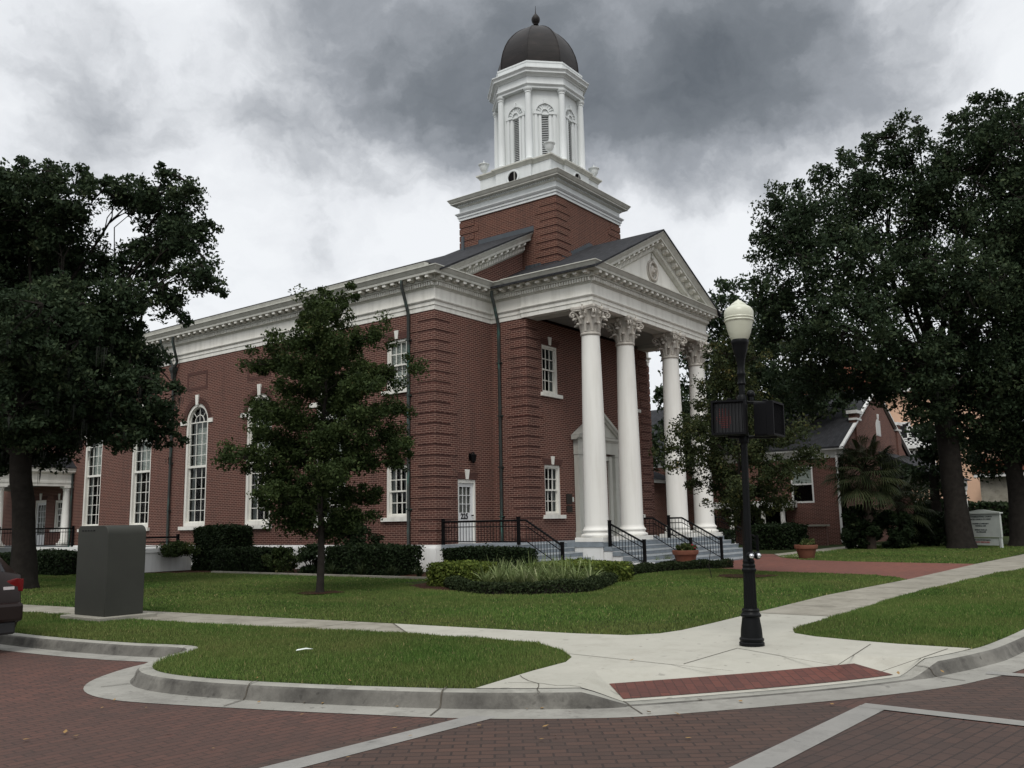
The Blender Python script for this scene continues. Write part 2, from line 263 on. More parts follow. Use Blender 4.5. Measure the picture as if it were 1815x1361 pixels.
# ------------------------------------------------------------------ object helpers
def smooth(me, ang=35):
    me.polygons.foreach_set('use_smooth', [True] * len(me.polygons)); me.set_sharp_from_angle(angle=rad(ang)); me.update()
def gloc(p):
    v = Vector((0, 0, 0))
    while p is not None: v = v + p.location; p = p.parent
    return v
class MB:
    """collects geometry (world coordinates at build time) into one mesh"""
    def __init__(s, tr=None): s.v = []; s.f = []; s.tr = tr
    def add(s, vs, fs):
        b = len(s.v); s.v += [s.tr(*p) if s.tr else tuple(p) for p in vs]; s.f += [tuple(b + i for i in f) for f in fs]; return s
    def box(s, x0, y0, z0, x1, y1, z1):
        x0, x1 = min(x0, x1), max(x0, x1); y0, y1 = min(y0, y1), max(y0, y1); z0, z1 = min(z0, z1), max(z0, z1)
        return s.add([(x0, y0, z0), (x1, y0, z0), (x1, y1, z0), (x0, y1, z0), (x0, y0, z1), (x1, y0, z1), (x1, y1, z1), (x0, y1, z1)],
                     [(0, 3, 2, 1), (4, 5, 6, 7), (0, 1, 5, 4), (1, 2, 6, 5), (2, 3, 7, 6), (3, 0, 4, 7)])
    def prism(s, pts, a, b, axis='z'):
        n = len(pts)
        mk = {'z': lambda p, q: (p[0], p[1], q), 'y': lambda p, q: (p[0], q, p[1]), 'x': lambda p, q: (q, p[0], p[1])}[axis]
        return s.add([mk(p, a) for p in pts] + [mk(p, b) for p in pts], [tuple(range(n))[::-1], tuple(range(n, 2 * n))] + [(i, (i + 1) % n, n + (i + 1) % n, n + i) for i in range(n)])
    def tube(s, pts, r, n=8, caps=True):
        pts = [Vector(p) for p in pts]; rs = r if isinstance(r, (list, tuple)) else [r] * len(pts)
        vs = []; up = None
        for i, p in enumerate(pts):
            d = (pts[min(i + 1, len(pts) - 1)] - pts[max(i - 1, 0)])
            if d.length < 1e-9: d = Vector((0, 0, 1))
            d.normalize()
            if up is None: up = d.orthogonal().normalized()
            up = (up - d * up.dot(d)); up = up.normalized() if up.length > 1e-6 else d.orthogonal().normalized()
            w = d.cross(up)
            for k in range(n):
                a = 2 * math.pi * k / n; vs.append(tuple(p + (up * math.cos(a) + w * math.sin(a)) * rs[i]))
        fs = [(i * n + k, i * n + (k + 1) % n, (i + 1) * n + (k + 1) % n, (i + 1) * n + k) for i in range(len(pts) - 1) for k in range(n)]
        if caps: fs += [tuple(range(n))[::-1], tuple((len(pts) - 1) * n + k for k in range(n))]
        return s.add(vs, fs)
    def lathe(s, prof, c=(0, 0, 0), n=24, rot=0, ax=None):
        vs = []
        for (z, r) in prof:
            for k in range(n):
                a = 2 * math.pi * k / n + rot; vs.append((c[0] + r * math.cos(a), c[1] + r * math.sin(a), c[2] + z))
        m = len(prof)
        fs = [(i * n + k, i * n + (k + 1) % n, (i + 1) * n + (k + 1) % n, (i + 1) * n + k) for i in range(m - 1) for k in range(n)]
        fs += [tuple(range(n))[::-1], tuple((m - 1) * n + k for k in range(n))]
        return s.add(vs, fs)
    def ball(s, c, r, n=10, m=6, sq=(1, 1, 1)):
        vs = []; 
        for i in range(1, m):
            t = math.pi * i / m
            for k in range(n): a = 2 * math.pi * k / n; vs.append((c[0] + r * sq[0] * math.sin(t) * math.cos(a), c[1] + r * sq[1] * math.sin(t) * math.sin(a), c[2] + r * sq[2] * math.cos(t)))
        vs += [(c[0], c[1], c[2] + r * sq[2]), (c[0], c[1], c[2] - r * sq[2])]; T = len(vs) - 2; B = T + 1
        fs = [(i * n + k, (i + 1) * n + k, (i + 1) * n + (k + 1) % n, i * n + (k + 1) % n) for i in range(m - 2) for k in range(n)]
        fs += [(T, k, (k + 1) % n) for k in range(n)] + [(B, (m - 2) * n + (k + 1) % n, (m - 2) * n + k) for k in range(n)]
        return s.add(vs, fs)
    def sweep(s, path, prof, closed=False):
        """path: list of (x,y); prof: list of (out, z); outward = right of travel; mitred"""
        n = len(path); P = [Vector(p[:2]) for p in path]; offs = []
        for i in range(n):
            a = P[(i - 1) % n] if (closed or i > 0) else None; b = P[(i + 1) % n] if (closed or i < n - 1) else None
            d1 = (P[i] - a).normalized() if a is not None else None; d2 = (b - P[i]).normalized() if b is not None else None
            if d1 is None: d1 = d2
            if d2 is None: d2 = d1
            n1 = Vector((d1.y, -d1.x)); n2_ = Vector((d2.y, -d2.x)); m = n1 + n2_
            offs.append(m / max(.25, 1 + n1.dot(n2_)))
        k = len(prof); vs = []
        for i in range(n):
            for (o, z) in prof: q = P[i] + offs[i] * o; vs.append((q.x, q.y, z))
        fs = []
        for i in range(n if closed else n - 1):
            j = (i + 1) % n
            for t in range(k): u = (t + 1) % k; fs.append((i * k + t, j * k + t, j * k + u, i * k + u))
        if not closed: fs += [tuple(range(k)), tuple((n - 1) * k + t for t in range(k))[::-1]]
        return s.add(vs, fs)
    def build(s, name, mat, parent=None, sm=None, bevel=0):
        me = bpy.data.meshes.new(name); off = gloc(parent)
        me.from_pydata([(x - off.x, y - off.y, z - off.z) for x, y, z in s.v], [], s.f); me.update()
        bm = bmesh.new(); bm.from_mesh(me); bmesh.ops.recalc_face_normals(bm, faces=bm.faces); bm.to_mesh(me); bm.free()
        me.materials.append(MT[mat])
        if sm: smooth(me, sm)
        o = bpy.data.objects.new(name, me); COL.objects.link(o); o.parent = parent
        if bevel:
            b = o.modifiers.new('bevel', 'BEVEL'); b.width = bevel; b.segments = 2; b.limit_method = 'ANGLE'
        return o
def tag(o, label=None, cat=None, group=None, kind=None):
    if label: o['label'] = label
    if cat: o['category'] = cat
    if group: o['group'] = group
    if kind: o['kind'] = kind
    return o
def thing(name, label, cat, loc=(0, 0, 0), group=None):
    o = bpy.data.objects.new(name, None); COL.objects.link(o); o.location = loc; o.empty_display_size = .2
    return tag(o, label, cat, group)
def copy_tree(o, parent=None):
    c = o.copy(); COL.objects.link(c); c.parent = parent
    for ch in list(o.children): copy_tree(ch, c)
    return c
def plate_geo(outline, holes, t):
    """flat plate with holes, built from a filled 2D outline; returns verts (s,t,n) and faces"""
    cu = bpy.data.curves.new('outline', 'CURVE'); cu.dimensions = '2D'; cu.fill_mode = 'BOTH'; cu.extrude = t / 2
    for pts in [outline] + holes:
        sp = cu.splines.new('POLY'); sp.points.add(len(pts) - 1)
        for i, p in enumerate(pts): sp.points[i].co = (p[0], p[1], 0, 1)
        sp.use_cyclic_u = True
    ob = bpy.data.objects.new('outline', cu); COL.objects.link(ob)
    dg = bpy.context.evaluated_depsgraph_get(); me = bpy.data.meshes.new_from_object(ob.evaluated_get(dg))
    vs = [tuple(v.co) for v in me.vertices]; fs = [tuple(p.vertices) for p in me.polygons]
    bpy.data.objects.remove(ob); bpy.data.curves.remove(cu); bpy.data.meshes.remove(me)
    return vs, fs
def plate(mb, outline, holes, t, nfront=0.0):
    """front face at n=nfront, going back t; mb.tr maps (s,t,n) to the world"""
    vs, fs = plate_geo(outline, holes, t)
    return mb.add([(x, y, nfront - t / 2 + z) for x, y, z in vs], fs)
def rect(a, b, c, d): return [(a, b), (c, b), (c, d), (a, d)]
def archpts(cx, z0, zs, r, n=20):      # rectangle with a half-round head
    return [(cx - r, z0), (cx + r, z0)] + [(cx + r * math.cos(math.pi * i / n), zs + r * math.sin(math.pi * i / n)) for i in range(n + 1)]
def onX(X): return lambda s, t, n: (X - n, -s, t)     # wall facing -X : s = -y
def onY(Y): return lambda s, t, n: (s, Y - n, t)      # wall facing -Y : s = x
def onXp(X): return lambda s, t, n: (X + n, s, t)     # wall facing +X
def mesh_np(name, V, F, mat, parent=None, tint=None):
    """fast mesh from numpy; F (n,3) or (n,4)"""
    me = bpy.data.meshes.new(name); off = gloc(parent); V = np.asarray(V, np.float32) - np.array(off, np.float32)
    nf, k = F.shape; me.vertices.add(len(V)); me.vertices.foreach_set('co', V.ravel())
    me.loops.add(nf * k); me.loops.foreach_set('vertex_index', F.astype(np.int32).ravel())
    me.polygons.add(nf); me.polygons.foreach_set('loop_start', np.arange(0, nf * k, k, dtype=np.int32))
    if tint is not None:
        a = me.attributes.new('tint', 'FLOAT', 'FACE'); a.data.foreach_set('value', tint.astype(np.float32))
    me.update(calc_edges=True); me.materials.append(MT[mat])
    o = bpy.data.objects.new(name, me); COL.objects.link(o); o.parent = parent
    return o
def leaves_np(P, size, up=.3, elong=1.7, tdir=None):
    """diamond leaves at points P; returns V,F"""
    n = len(P); size = np.asarray(size) * np.ones(n)
    a = rng.normal(size=(n, 3)); a[:, 2] += up if tdir is None else 0
    if tdir is not None: a = a * .6 + tdir
    a /= np.linalg.norm(a, axis=1)[:, None] + 1e-9
    b = rng.normal(size=(n, 3)); b -= a * (a * b).sum(1)[:, None]; b /= np.linalg.norm(b, axis=1)[:, None] + 1e-9
    L_ = (size * elong / 2)[:, None]; w = (size / 2)[:, None]
    c = np.cross(a, b) * (size * .18)[:, None]
    V = np.stack([P - a * L_, P + b * w + c, P + a * L_, P - b * w + c], 1).reshape(-1, 3)
    F = np.arange(4 * n).reshape(n, 4)
    return V, F
def clumps(C, R, n, flat=.75):
    """n leaf points around every clump centre"""
    C = np.asarray(C); R = np.asarray(R) * np.ones(len(C))
    k = np.repeat(np.arange(len(C)), n); d = rng.normal(size=(len(k), 3)); d /= np.linalg.norm(d, axis=1)[:, None]
    rr = rng.random(len(k)) ** .5
    d = d * (rr * R[k])[:, None]; d[:, 2] *= flat
    return C[k] + d, k

# ------------------------------------------------------------------ the setting: ground, road, pavement
GZ, RZ = -0.9, -1.05
def poly_obj(name, pts, z, mat, kind='structure', holes=()):
    mb = MB(); vs, fs = plate_geo(pts, list(holes), 0.0001)
    zs = [v[2] for v in vs]; top = max(zs)
    keep = [f for f in fs if all(vs[i][2] > 0 for i in f)]
    mb.add([(x, y, z) for x, y, q in vs], keep); o = mb.build(name, mat); tag(o, kind=kind)
    me = o.data
    if len(me.polygons) and sum(p.normal.z for p in me.polygons) < 0: me.flip_normals()
    return o
def catmull(P, sub=6):
    P = [Vector(p) for p in P]; out = []
    for i in range(len(P) - 1):
        a = P[max(i - 1, 0)]; b = P[i]; c = P[i + 1]; d = P[min(i + 2, len(P) - 1)]
        for k in range(sub):
            t = k / sub; out.append(.5 * ((2 * b) + (c - a) * t + (2 * a - 5 * b + 4 * c - d) * t * t + (3 * b - a - 3 * c + d) * t ** 3))
    out.append(P[-1]); return [tuple(p) for p in out]
tag(MB().add([(-900, -900, -1.25), (900, -900, -1.25), (900, 900, -1.25), (-900, 900, -1.25)], [(0, 1, 2, 3)]).build('ground', 'far_ground'), kind='structure')
tag(MB().add([(-60, -70, RZ), (140, -70, RZ), (140, 140, RZ), (-60, 140, RZ)], [(0, 1, 2, 3)]).build('road', 'road_brick'), kind='structure')
KERB = [(-16.3, 60), (-16.2, 20), (-16.1, 0), (-16.05, -5.2), (-15.97, -7.0), (-15.76, -8.5), (-15.55, -9.3), (-15.56, -9.7), (-15.8, -9.98), (-16.35, -10.27), (-16.85, -10.75), (-17.05, -11.35), (-16.97, -12.19), (-16.68, -13.22), (-16.34, -14.14), (-15.99, -14.9), (-15.45, -15.75),
        (-14.95, -16.25), (-13.6, -17.25), (-12.6, -17.83), (-12.0, -18.05), (-11.2, -18.28), (-10.2, -18.45), (-7.3, -18.6), (0, -18.65), (20, -18.65), (120, -18.65)]
KS = catmull(KERB, 6)
i0 = KERB.index((-15.45, -15.75)) * 6; i1 = KERB.index((-12.0, -18.05)) * 6
a0 = i0 + 4; a1 = i1 - 5
T1 = (-14.55, -15.35); T2 = (-12.2, -16.95)
block = KS[:i0 + 1] + [T1, T2] + KS[i1:] + [(120, 60)]
poly_obj('lawn', block, GZ, 'lawn_soil')
# kerb with gutter pan, dropped at the crossing
def hfac(i):
    if i <= i0: return 1.0
    if i >= i1: return 1.0
    if i < a0: return 1 - (i - i0) / (a0 - i0) * .93
    if i > a1: return .07 + (i - a1) / (i1 - a1) * .93
    return .07
KV = []; NP_ = len(KS)
kprof = [(-.02, -.02), (0, 1.0), (.10, 1.0), (.145, .93), (.175, .75), (.20, .25), (.235, .04), (.26, -.02)]
def offs2(path, i):
    P = [Vector(p) for p in path]; d1 = (P[i] - P[max(i - 1, 0)]); d2 = (P[min(i + 1, len(P) - 1)] - P[i])
    if d1.length < 1e-6: d1 = d2
    if d2.length < 1e-6: d2 = d1
    d1.normalize(); d2.normalize(); m = Vector((d1.y, -d1.x)) + Vector((d2.y, -d2.x)); return m.normalized()
mbk = MB(); mbg = MB(); rows = []; grows = []
for i, p in enumerate(KS):
    o = offs2(KS, i); h = .148 * hfac(i); rows.append([(p[0] + o.x * a, p[1] + o.y * a, RZ + .004 + max(b, -.2) * h if b > 0 else RZ - .02) for a, b in kprof])
    wg = .56 + .06 * max(0, min(1, (i - i0 + 12) / 8)) * max(0, min(1, (i1 + 12 - i) / 8)) + .17 * math.exp(-((p[1] + 11.2) / .95) ** 2) * (p[0] < -15.8)
    grows.append([(p[0] + o.x * .2, p[1] + o.y * .2, RZ + .009), (p[0] + o.x * wg, p[1] + o.y * wg, RZ + .005)])
k = len(kprof)
mbk.add([v for r in rows for v in r], [(i * k + t, (i + 1) * k + t, (i + 1) * k + t + 1, i * k + t + 1) for i in range(NP_ - 1) for t in range(k - 1)])
ko = mbk.build('kerb', 'kerb_concrete', sm=60); tag(ko, kind='structure'); ko.data.materials.append(MT['kerb_grime'])
for f_i, p_ in enumerate(ko.data.polygons):          # tyre scuffs and street dirt on the upright face
    if f_i % (k - 1) in (3, 4, 5): p_.material_index = 1
mbg.add([v for r in grows for v in r], [(i * 2, (i + 1) * 2, (i + 1) * 2 + 1, i * 2 + 1) for i in range(NP_ - 1)])
tag(mbg.build('gutter_pan', 'gutter_concrete'), kind='structure')
# expansion joints of the kerb
mj = MB()
for i in (40, 62, 75, 88, 100, 118, 136, 141, 146):
    p = KS[i]; o = offs2(KS, i); d = Vector((-o.y, o.x)) * .007; h = .155 * hfac(i)
    pr = [(0, 1.0), (.10, 1.0), (.145, .93), (.175, .75), (.20, .25), (.235, .04), (.54, 0)]
    vs = []
    for a, b in pr:
        for s_ in (-1, 1): vs.append((p[0] + o.x * (a + .002) + d.x * s_, p[1] + o.y * (a + .002) + d.y * s_, RZ + .012 + b * h))
    mj.add(vs, [(2 * q, 2 * q + 1, 2 * q + 3, 2 * q + 2) for q in range(len(pr) - 1)])
tag(mj.build('kerb_joints', 'joint_dark'), kind='structure')
# dropped ramp
K0 = KS[i0]; K1 = KS[i1]; rim = [(*KS[i], RZ + .006 + .155 * hfac(i)) for i in range(a0, a1 + 1)]
f1 = [(*KS[i], RZ + .006 + .155 * hfac(i)) for i in range(i0, a0 + 1)]; f2 = [(*KS[i], RZ + .006 + .155 * hfac(i)) for i in range(a1, i1 + 1)]
mr_ = MB(); zt = GZ + .007
mr_.add([(*T1, zt)] + f1, [(0, i, i + 1) for i in range(1, len(f1))]); mr_.add([(*T2, zt)] + f2, [(0, i, i + 1) for i in range(1, len(f2))])
n_ = len(rim); vs = []
for i in range(n_):
    t = i / (n_ - 1); vs += [(T1[0] + (T2[0] - T1[0]) * t, T1[1] + (T2[1] - T1[1]) * t, zt), rim[i]]
mr_.add(vs, [(2 * i, 2 * i + 2, 2 * i + 3, 2 * i + 1) for i in range(n_ - 1)])
tag(mr_.build('pavement_ramp', 'concrete_new'), kind='structure')
# warning strip of brick on the ramp
def onramp(u, v):     # u along, v 0=top 1=kerb
    i = u * (n_ - 1); a = int(min(i, n_ - 2)); w = i - a
    B = Vector(rim[a]) * (1 - w) + Vector(rim[a + 1]) * w; T = Vector((T1[0] + (T2[0] - T1[0]) * u, T1[1] + (T2[1] - T1[1]) * u, zt))
    q = T * (1 - v) + B * v; return (q.x, q.y, q.z + .006)
mb = MB(); nn = 20
mb.add([onramp(i / nn * .985 + .008, v) for i in range(nn + 1) for v in (.47, .94)], [(2 * i, 2 * i + 2, 2 * i + 3, 2 * i + 1) for i in range(nn)])
tag(mb.build('brick_strip', 'tactile_brick'), kind='structure')
# pavements
farL = [(-14.2, 45), (-13.5, 5), (-13.35, 0.1), (-12.95, -3.7), (-12.65, -6.5), (-12.25, -10.1)]
nearL = [(-13.15, -11.3), (-13.7, -7.5), (-13.95, -5.4), (-14.3, -1.0), (-14.5, 5), (-15.3, 45)]
side_L = farL + nearL
poly_obj('side_pavement', side_L, GZ + .007, 'concrete_old')
cornerp = [(-12.25, -10.1), (-11.95, -13.4), (-11.78, -14.15), (-11.4, -14.45), (-10.9, -14.55), (-9.9, -14.56), (-8.2, -14.53), (-8.2, -15.86), (-9.3, -15.84), (-10.1, -15.88), (-10.5, -16.05), (-10.72, -16.4), (-10.85, -16.9), (-10.95, -17.5), (-10.95, -18.33), (-11.2, -18.28)]
cornerp.pop(); cornerp += [KS[i] for i in range(i1 + 6, i1 - 1, -1)] + [T2, T1] + [KS[i] for i in range(i0, i0 - 7, -1)] + [(-14.9, -14.78), (-14.2, -14.75), (-13.85, -14.6), (-13.45, -14.2), (-13.05, -13.55), (-13.0, -12.6), (-13.15, -11.3)]
poly_obj('corner_pavement', cornerp, GZ + .007, 'concrete_new')
front_R = [(-8.2, -14.53), (-4.2, -14.46), (1.05, -14.74), (9.3, -14.85), (16.2, -15.1), (60, -16.1), (60, -17.6), (16, -16.9), (6.5, -16.5), (4.6, -16.2), (-3.2, -15.8), (-8.2, -15.86)]
poly_obj('front_pavement', front_R, GZ + .007, 'concrete_old')
plaza = [(9.3, -14.85), (1.05, -14.74), (2.0, -14.2), (2.6, -13.5), (3.1, -11.6), (3.5, -10.0), (4.3, -8.7), (4.6, -7.7), (4.2, -6.3), (12.8, -6.3), (13.6, -2.0), (16.8, -2.0), (16.2, -5.5), (12.9, -7.1), (11.0, -8.6), (10.1, -10.6), (9.6, -13)]
poly_obj('brick_plaza', plaza, GZ + .008, 'plaza_brick')
poly_obj('garden_path', [(13.0, -7.15), (16.3, -5.5), (30, -5.2), (30, -6.6), (17, -6.9), (13.5, -8.3)], GZ + .006, 'concrete_old')
mb = MB()
def jl(a, b, w=.008, z=GZ + .0105):
    a = Vector(a); b = Vector(b); d = (b - a).normalized(); n = Vector((-d.y, d.x)) * w
    mb.add([(a.x + n.x, a.y + n.y, z), (b.x + n.x, b.y + n.y, z), (b.x - n.x, b.y - n.y, z), (a.x - n.x, a.y - n.y, z)], [(0, 1, 2, 3)])
def xL(y, S): 
    for a, b in zip(S, S[1:]):
        if (a[1] - y) * (b[1] - y) <= 0: return a[0] + (b[0] - a[0]) * ((y - a[1]) / ((b[1] - a[1]) or 1))
    return S[0][0]
for y in [-9.4, -7.6, -5.8, -4.0, -2.2, -.4, 1.4, 3.2, 5, 7, 9, 11]: jl((xL(y, farL), y), (xL(y, nearL), y))
jl((-12.25, -10.1), (-13.15, -11.3), .012); jl((-8.2, -14.53), (-8.2, -15.86), .012)
for x in [-6.6, -5.0, -3.4, -1.8, -.2, 1.4, 3, 4.6, 6.2, 7.8, 9.4, 11, 12.6, 14.2, 16, 18, 20]: jl((x, -14.6 - max(0, x) * .03), (x, -15.8 - max(0, x - 3) * .085))
for a, b in (((1010, 1160), (1300, 1191)), ((1212, 1178), (1307, 1150)), ((1307, 1150), (1480, 1181)), ((1484, 1181), (1543, 1143)), ((1556, 1194), (1680, 1151))):
    a, b = at(*a), at(*b); jl((a.x, a.y), (b.x, b.y), .006)
tag(mb.build('pavement_joints', 'joint_dark'), kind='structure')
# hairline cracks in the corner slab
mb = MB(); random.seed(3)
for st, dr, n in (((-15.2, -14.85), (-.12, -.1), 9), ((-15.6, -15.0), (.02, -.12), 6)):
    p = Vector(st); d0 = Vector(dr)
    for k in range(n):
        q = p + d0 * random.uniform(.7, 1.3) + Vector((random.uniform(-.06, .06), random.uniform(-.06, .06))); jl(p, q, .0045, GZ + .0115); p = q
tag(mb.build('pavement_cracks', 'joint_dark'), kind='structure')
# paved crossings and their pale borders in the road
Z1, Z2 = RZ + .002, RZ + .0045
def flat(name, pts, z, mat): return tag(MB().add([(x, y, z) for x, y in pts], [tuple(range(len(pts)))]).build(name, mat), kind='structure')
flat('crossing_side_street', [(-14.29, -18.2), (-14.2, -15.2), (-26, -14.35), (-26, -17.7)], Z1, 'crosswalk_brick')
flat('crossing_front_street', [(-14.2, -18.1), (-11.6, -18.2), (-11.0, -30), (-14.7, -30)], Z1, 'crosswalk_brick')
_bz = [0]
def band(name, a, b, w):
    _bz[0] += .0015
    a = Vector(a); b = Vector(b); d = (b - a).normalized(); n = Vector((-d.y, d.x)) * w / 2
    return flat(name, [tuple(a + n), tuple(b + n), tuple(b - n), tuple(a - n)], Z2 + _bz[0], 'band_concrete')
flat('road_junction', [(-14.3, -17.9), (-26, -17.2), (-26, -30), (-14.9, -30)], Z1 + .0012, 'junction_brick')
band('crossing_border', (-15.5, -15.36), (-26, -14.6), .24); band('crossing_border', (-14.15, -18.08), (-26, -17.45), .24)
band('crossing_border', (-14.14, -17.97), (-14.85, -30), .20); band('crossing_border', (-11.72, -18.6), (-11.1, -30), .2)

# grass blades
def inpoly(X, Y, poly):
    r = np.zeros(len(X), bool); n = len(poly); j = n - 1
    for i in range(n):
        xi, yi = poly[i]; xj, yj = poly[j]
        c = ((yi > Y) != (yj > Y)) & (X < (xj - xi) * (Y - yi) / ((yj - yi) or 1e-9) + xi); r ^= c; j = i
    return r
BED_R = [(-5.4, -3.9), (-6.3, -5.2), (-6.45, -6.4), (-5.8, -7.7), (-4.9, -8.6), (-3.6, -8.7), (-1.6, -7.7), (.2, -7.1), (2.5, -7.25), (5.6, -8.2), (5.2, -6.4), (3.2, -6.4), (3.0, -4.9), (0, -4.9), (-.5, -3.4), (-3.0, -3.2)]
BED_L = [(-3.25, -3.2), (-3.2, 0), (-3.2, 4), (-3.3, 8), (-4.2, 10.8), (-4.4, 12), (0, 12), (0, -3.2)]
def blades(x0, y0, x1, y1, dens, h, w, inside, name_acc):
    n = int((x1 - x0) * (y1 - y0) * dens); X = rng.uniform(x0, x1, n); Y = rng.uniform(y0, y1, n)
    ok = inside(X, Y); X, Y = X[ok], Y[ok]; n = len(X)
    cl = .75 + .5 * np.sin(X * 3.1 + np.sin(Y * 2.3) * 2) * np.sin(Y * 3.7 + X) * .5 + rng.normal(0, .18, n)
    H = h * np.clip(cl, .45, 1.6); a = rng.uniform(0, 2 * np.pi, n); lean = rng.uniform(0, .6, n) * H; la = rng.uniform(0, 2 * np.pi, n)
    dx, dy = np.cos(a) * w, np.sin(a) * w; z = np.full(n, GZ - .005)
    V = np.stack([np.stack([X - dx, Y - dy, z], 1), np.stack([X + dx, Y + dy, z], 1), np.stack([X + np.cos(la) * lean, Y + np.sin(la) * lean, z + H], 1)], 1).reshape(-1, 3)
    tt = np.clip(.42 + rng.normal(0, .2, n) + .12 * np.sin(X * .9 + 1) * np.sin(Y * .7), 0, .92); tt[rng.random(n) < .025] = 1.0
    name_acc.append((V, tt))
KP = np.array(KS); corner_ok = [p for p in block]
paved = [side_L, cornerp, front_R, plaza]
def lawn_in(X, Y):
    r = inpoly(X, Y, corner_ok)
    for p in paved + [BED_R, BED_L]: r &= ~inpoly(X, Y, p)
    r &= ~((X > -.2) & (Y > -4.7) & (X < 16)); return r
acc = []
blades(-17.2, -16, -12.8, -8.5, 5200, .055, .0042, lawn_in, acc)
blades(-17.2, -8.5, -13.3, 2, 3000, .055, .006, lawn_in, acc)
blades(-11.4, -18.6, -4, -15.3, 4200, .055, .005, lawn_in, acc)
blades(-4, -18.6, 20, -15.5, 1500, .055, .010, lawn_in, acc)
blades(-13.4, -14.7, -5, -3, 1500, .050, .009, lawn_in, acc)
blades(-5, -14.8, 4.2, -6.5, 900, .050, .012, lawn_in, acc)
blades(-14, -3, -2.8, 14, 700, .050, .014, lawn_in, acc)
blades(9, -15, 30, -6.5, 260, .055, .02, lawn_in, acc)
V = np.concatenate([a[0] for a in acc]); T = np.concatenate([a[1] for a in acc])
tag(mesh_np('grass', V, np.arange(len(V)).reshape(-1, 3), 'grass_blade', tint=T), 'short mown green grass covering the lawns', 'grass', kind='stuff')
# planting beds
poly_obj('bed_soil', BED_R, GZ + .006, 'mulch'); poly_obj('bed_soil', BED_L, GZ + .006, 'mulch')
tag(MB().prism([(-3.3, -3.1), (-3.18, -3.1), (-3.12, 8), (-3.24, 8)], GZ, GZ + .07).build('bed_edging', 'concrete_old'), kind='structure')

# ------------------------------------------------------------------ the church
CH = thing('church', 'red brick church with white columned portico, octagonal steeple and dark dome', 'church', (0, 0, GZ))
X0, X1, XM = 0.0, 15.64, 7.82
PX0, PX1, PY, PF = 3.23, 12.41, -1.62, -4.55
YB = 34.0; ZB, ZF, ZC = 8.2, 9.0, 9.65
WIN_A = [5.35, 9.74, 14.13, 18.52, 22.9]      # arched windows of the long wall
def small_holes(cx, w=1.06): return [rect(cx - w / 2, 5.5, cx + w / 2, 7.36), rect(cx - w / 2, .95, cx + w / 2, 2.80)]
holes = [archpts(-y, .80, 5.36, .84) for y in WIN_A]
holes += small_holes(-1.85)
holes += [rect(-28.65, 0.0, -27.45, 2.35), rect(-26.55, .80, -25.55, 2.30)]
m = MB(onX(0)); plate(m, rect(-YB, 0, -.002, ZB + .06), holes, .35); m.build('wall', 'brick', CH)
m = MB(onY(0)); plate(m, rect(.002, 0, PX0 - .002, ZB + .06), [rect(1.18, .0, 2.18, 2.25)], .35); m.build('wall', 'brick', CH)
m = MB(onX(PX0)); plate(m, rect(0, 0, -PY - .352, ZB + .06), [], .35); m.build('wall', 'brick', CH)
ph = small_holes(4.75) + small_holes(10.89) + [rect(6.95, 0, 8.69, 3.1)]
m = MB(onY(PY)); plate(m, rect(PX0, 0, PX1, ZB + .06), ph, .35); m.build('wall', 'brick', CH)
m = MB(onXp(PX1)); plate(m, rect(PY + .352, 0, -.002, ZB + .06), [], .35); m.build('wall', 'brick', CH)
m = MB(onY(0)); plate(m, rect(PX1 + .002, 0, X1, ZB + .06), [], .35); m.build('wall', 'brick', CH)
m = MB(onXp(X1)); plate(m, rect(.352, 0, YB, ZB + .06), [], .35); m.build('wall', 'brick', CH)
m = MB(onY(YB)); plate(m, rect(0.4, 0, X1 - .4, ZB + 3.4), [], .35); m.build('wall', 'brick', CH)
# dark interior behind the panes
MB().box(.75, .6, .02, X1 - .75, YB - .6, 8.1).build('interior', 'room_dark', CH)
MB().box(PX0 + .5, PY + .75, .02, PX1 - .5, .55, 8.1).build('interior', 'room_dark', CH)
# rusticated corner piers
def quoins(cx, cy, sx, sy, z0, z1, L=(1.28, .86), mat='brick', p=.024, pitch=.373):
    mb = MB(); n = int(round((z1 - z0) / pitch)); pt = (z1 - z0) / n
    for i in range(n):
        l = L[i % 2]; a = z0 + i * pt + .078; b = z0 + (i + 1) * pt
        mb.box(cx - sx * p, cy - sy * p, a, cx + sx * l, cy + sy * l, b)
    return mb.build('corner_pier', mat, CH)
def quoin_recess(cx, cy, sx, sy, z0, z1, L=(1.28, .86), p=.035, pitch=.373):   # the darker recessed course between the blocks
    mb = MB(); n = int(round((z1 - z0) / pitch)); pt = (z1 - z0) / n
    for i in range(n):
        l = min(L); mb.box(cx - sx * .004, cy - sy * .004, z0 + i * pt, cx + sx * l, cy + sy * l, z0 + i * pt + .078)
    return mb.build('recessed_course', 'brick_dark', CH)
for (cx, cy, sx, sy) in ((0, 0, 1, 1), (PX0, PY, 1, 1), (PX1, PY, -1, 1), (X1, 0, -1, 1)):
    LL = (1.15, .80) if cy == 0 else (.92, .72)
    quoins(cx, cy, sx, sy, 0.06, ZB - .04, LL); quoin_recess(cx, cy, sx, sy, 0.06, ZB - .04, LL)
# white plinth
pp = [(0, -.9), (.14, -.9), (.14, -.16), (.11, -.08), (.05, -.02), (.05, 0.0), (0, 0.0)]
MB().sweep([(0, 24.4), (0, 0), (3.0, 0)], [(o, z) for o, z in pp]).build('plinth', 'stucco_white', CH, sm=50)
MB().sweep([(PX1, 0), (X1, 0), (X1, YB)], pp).build('plinth', 'stucco_white', CH, sm=50)
MB().sweep([(0, YB), (0, 24.4)], pp).build('plinth', 'stucco_white', CH, sm=50)
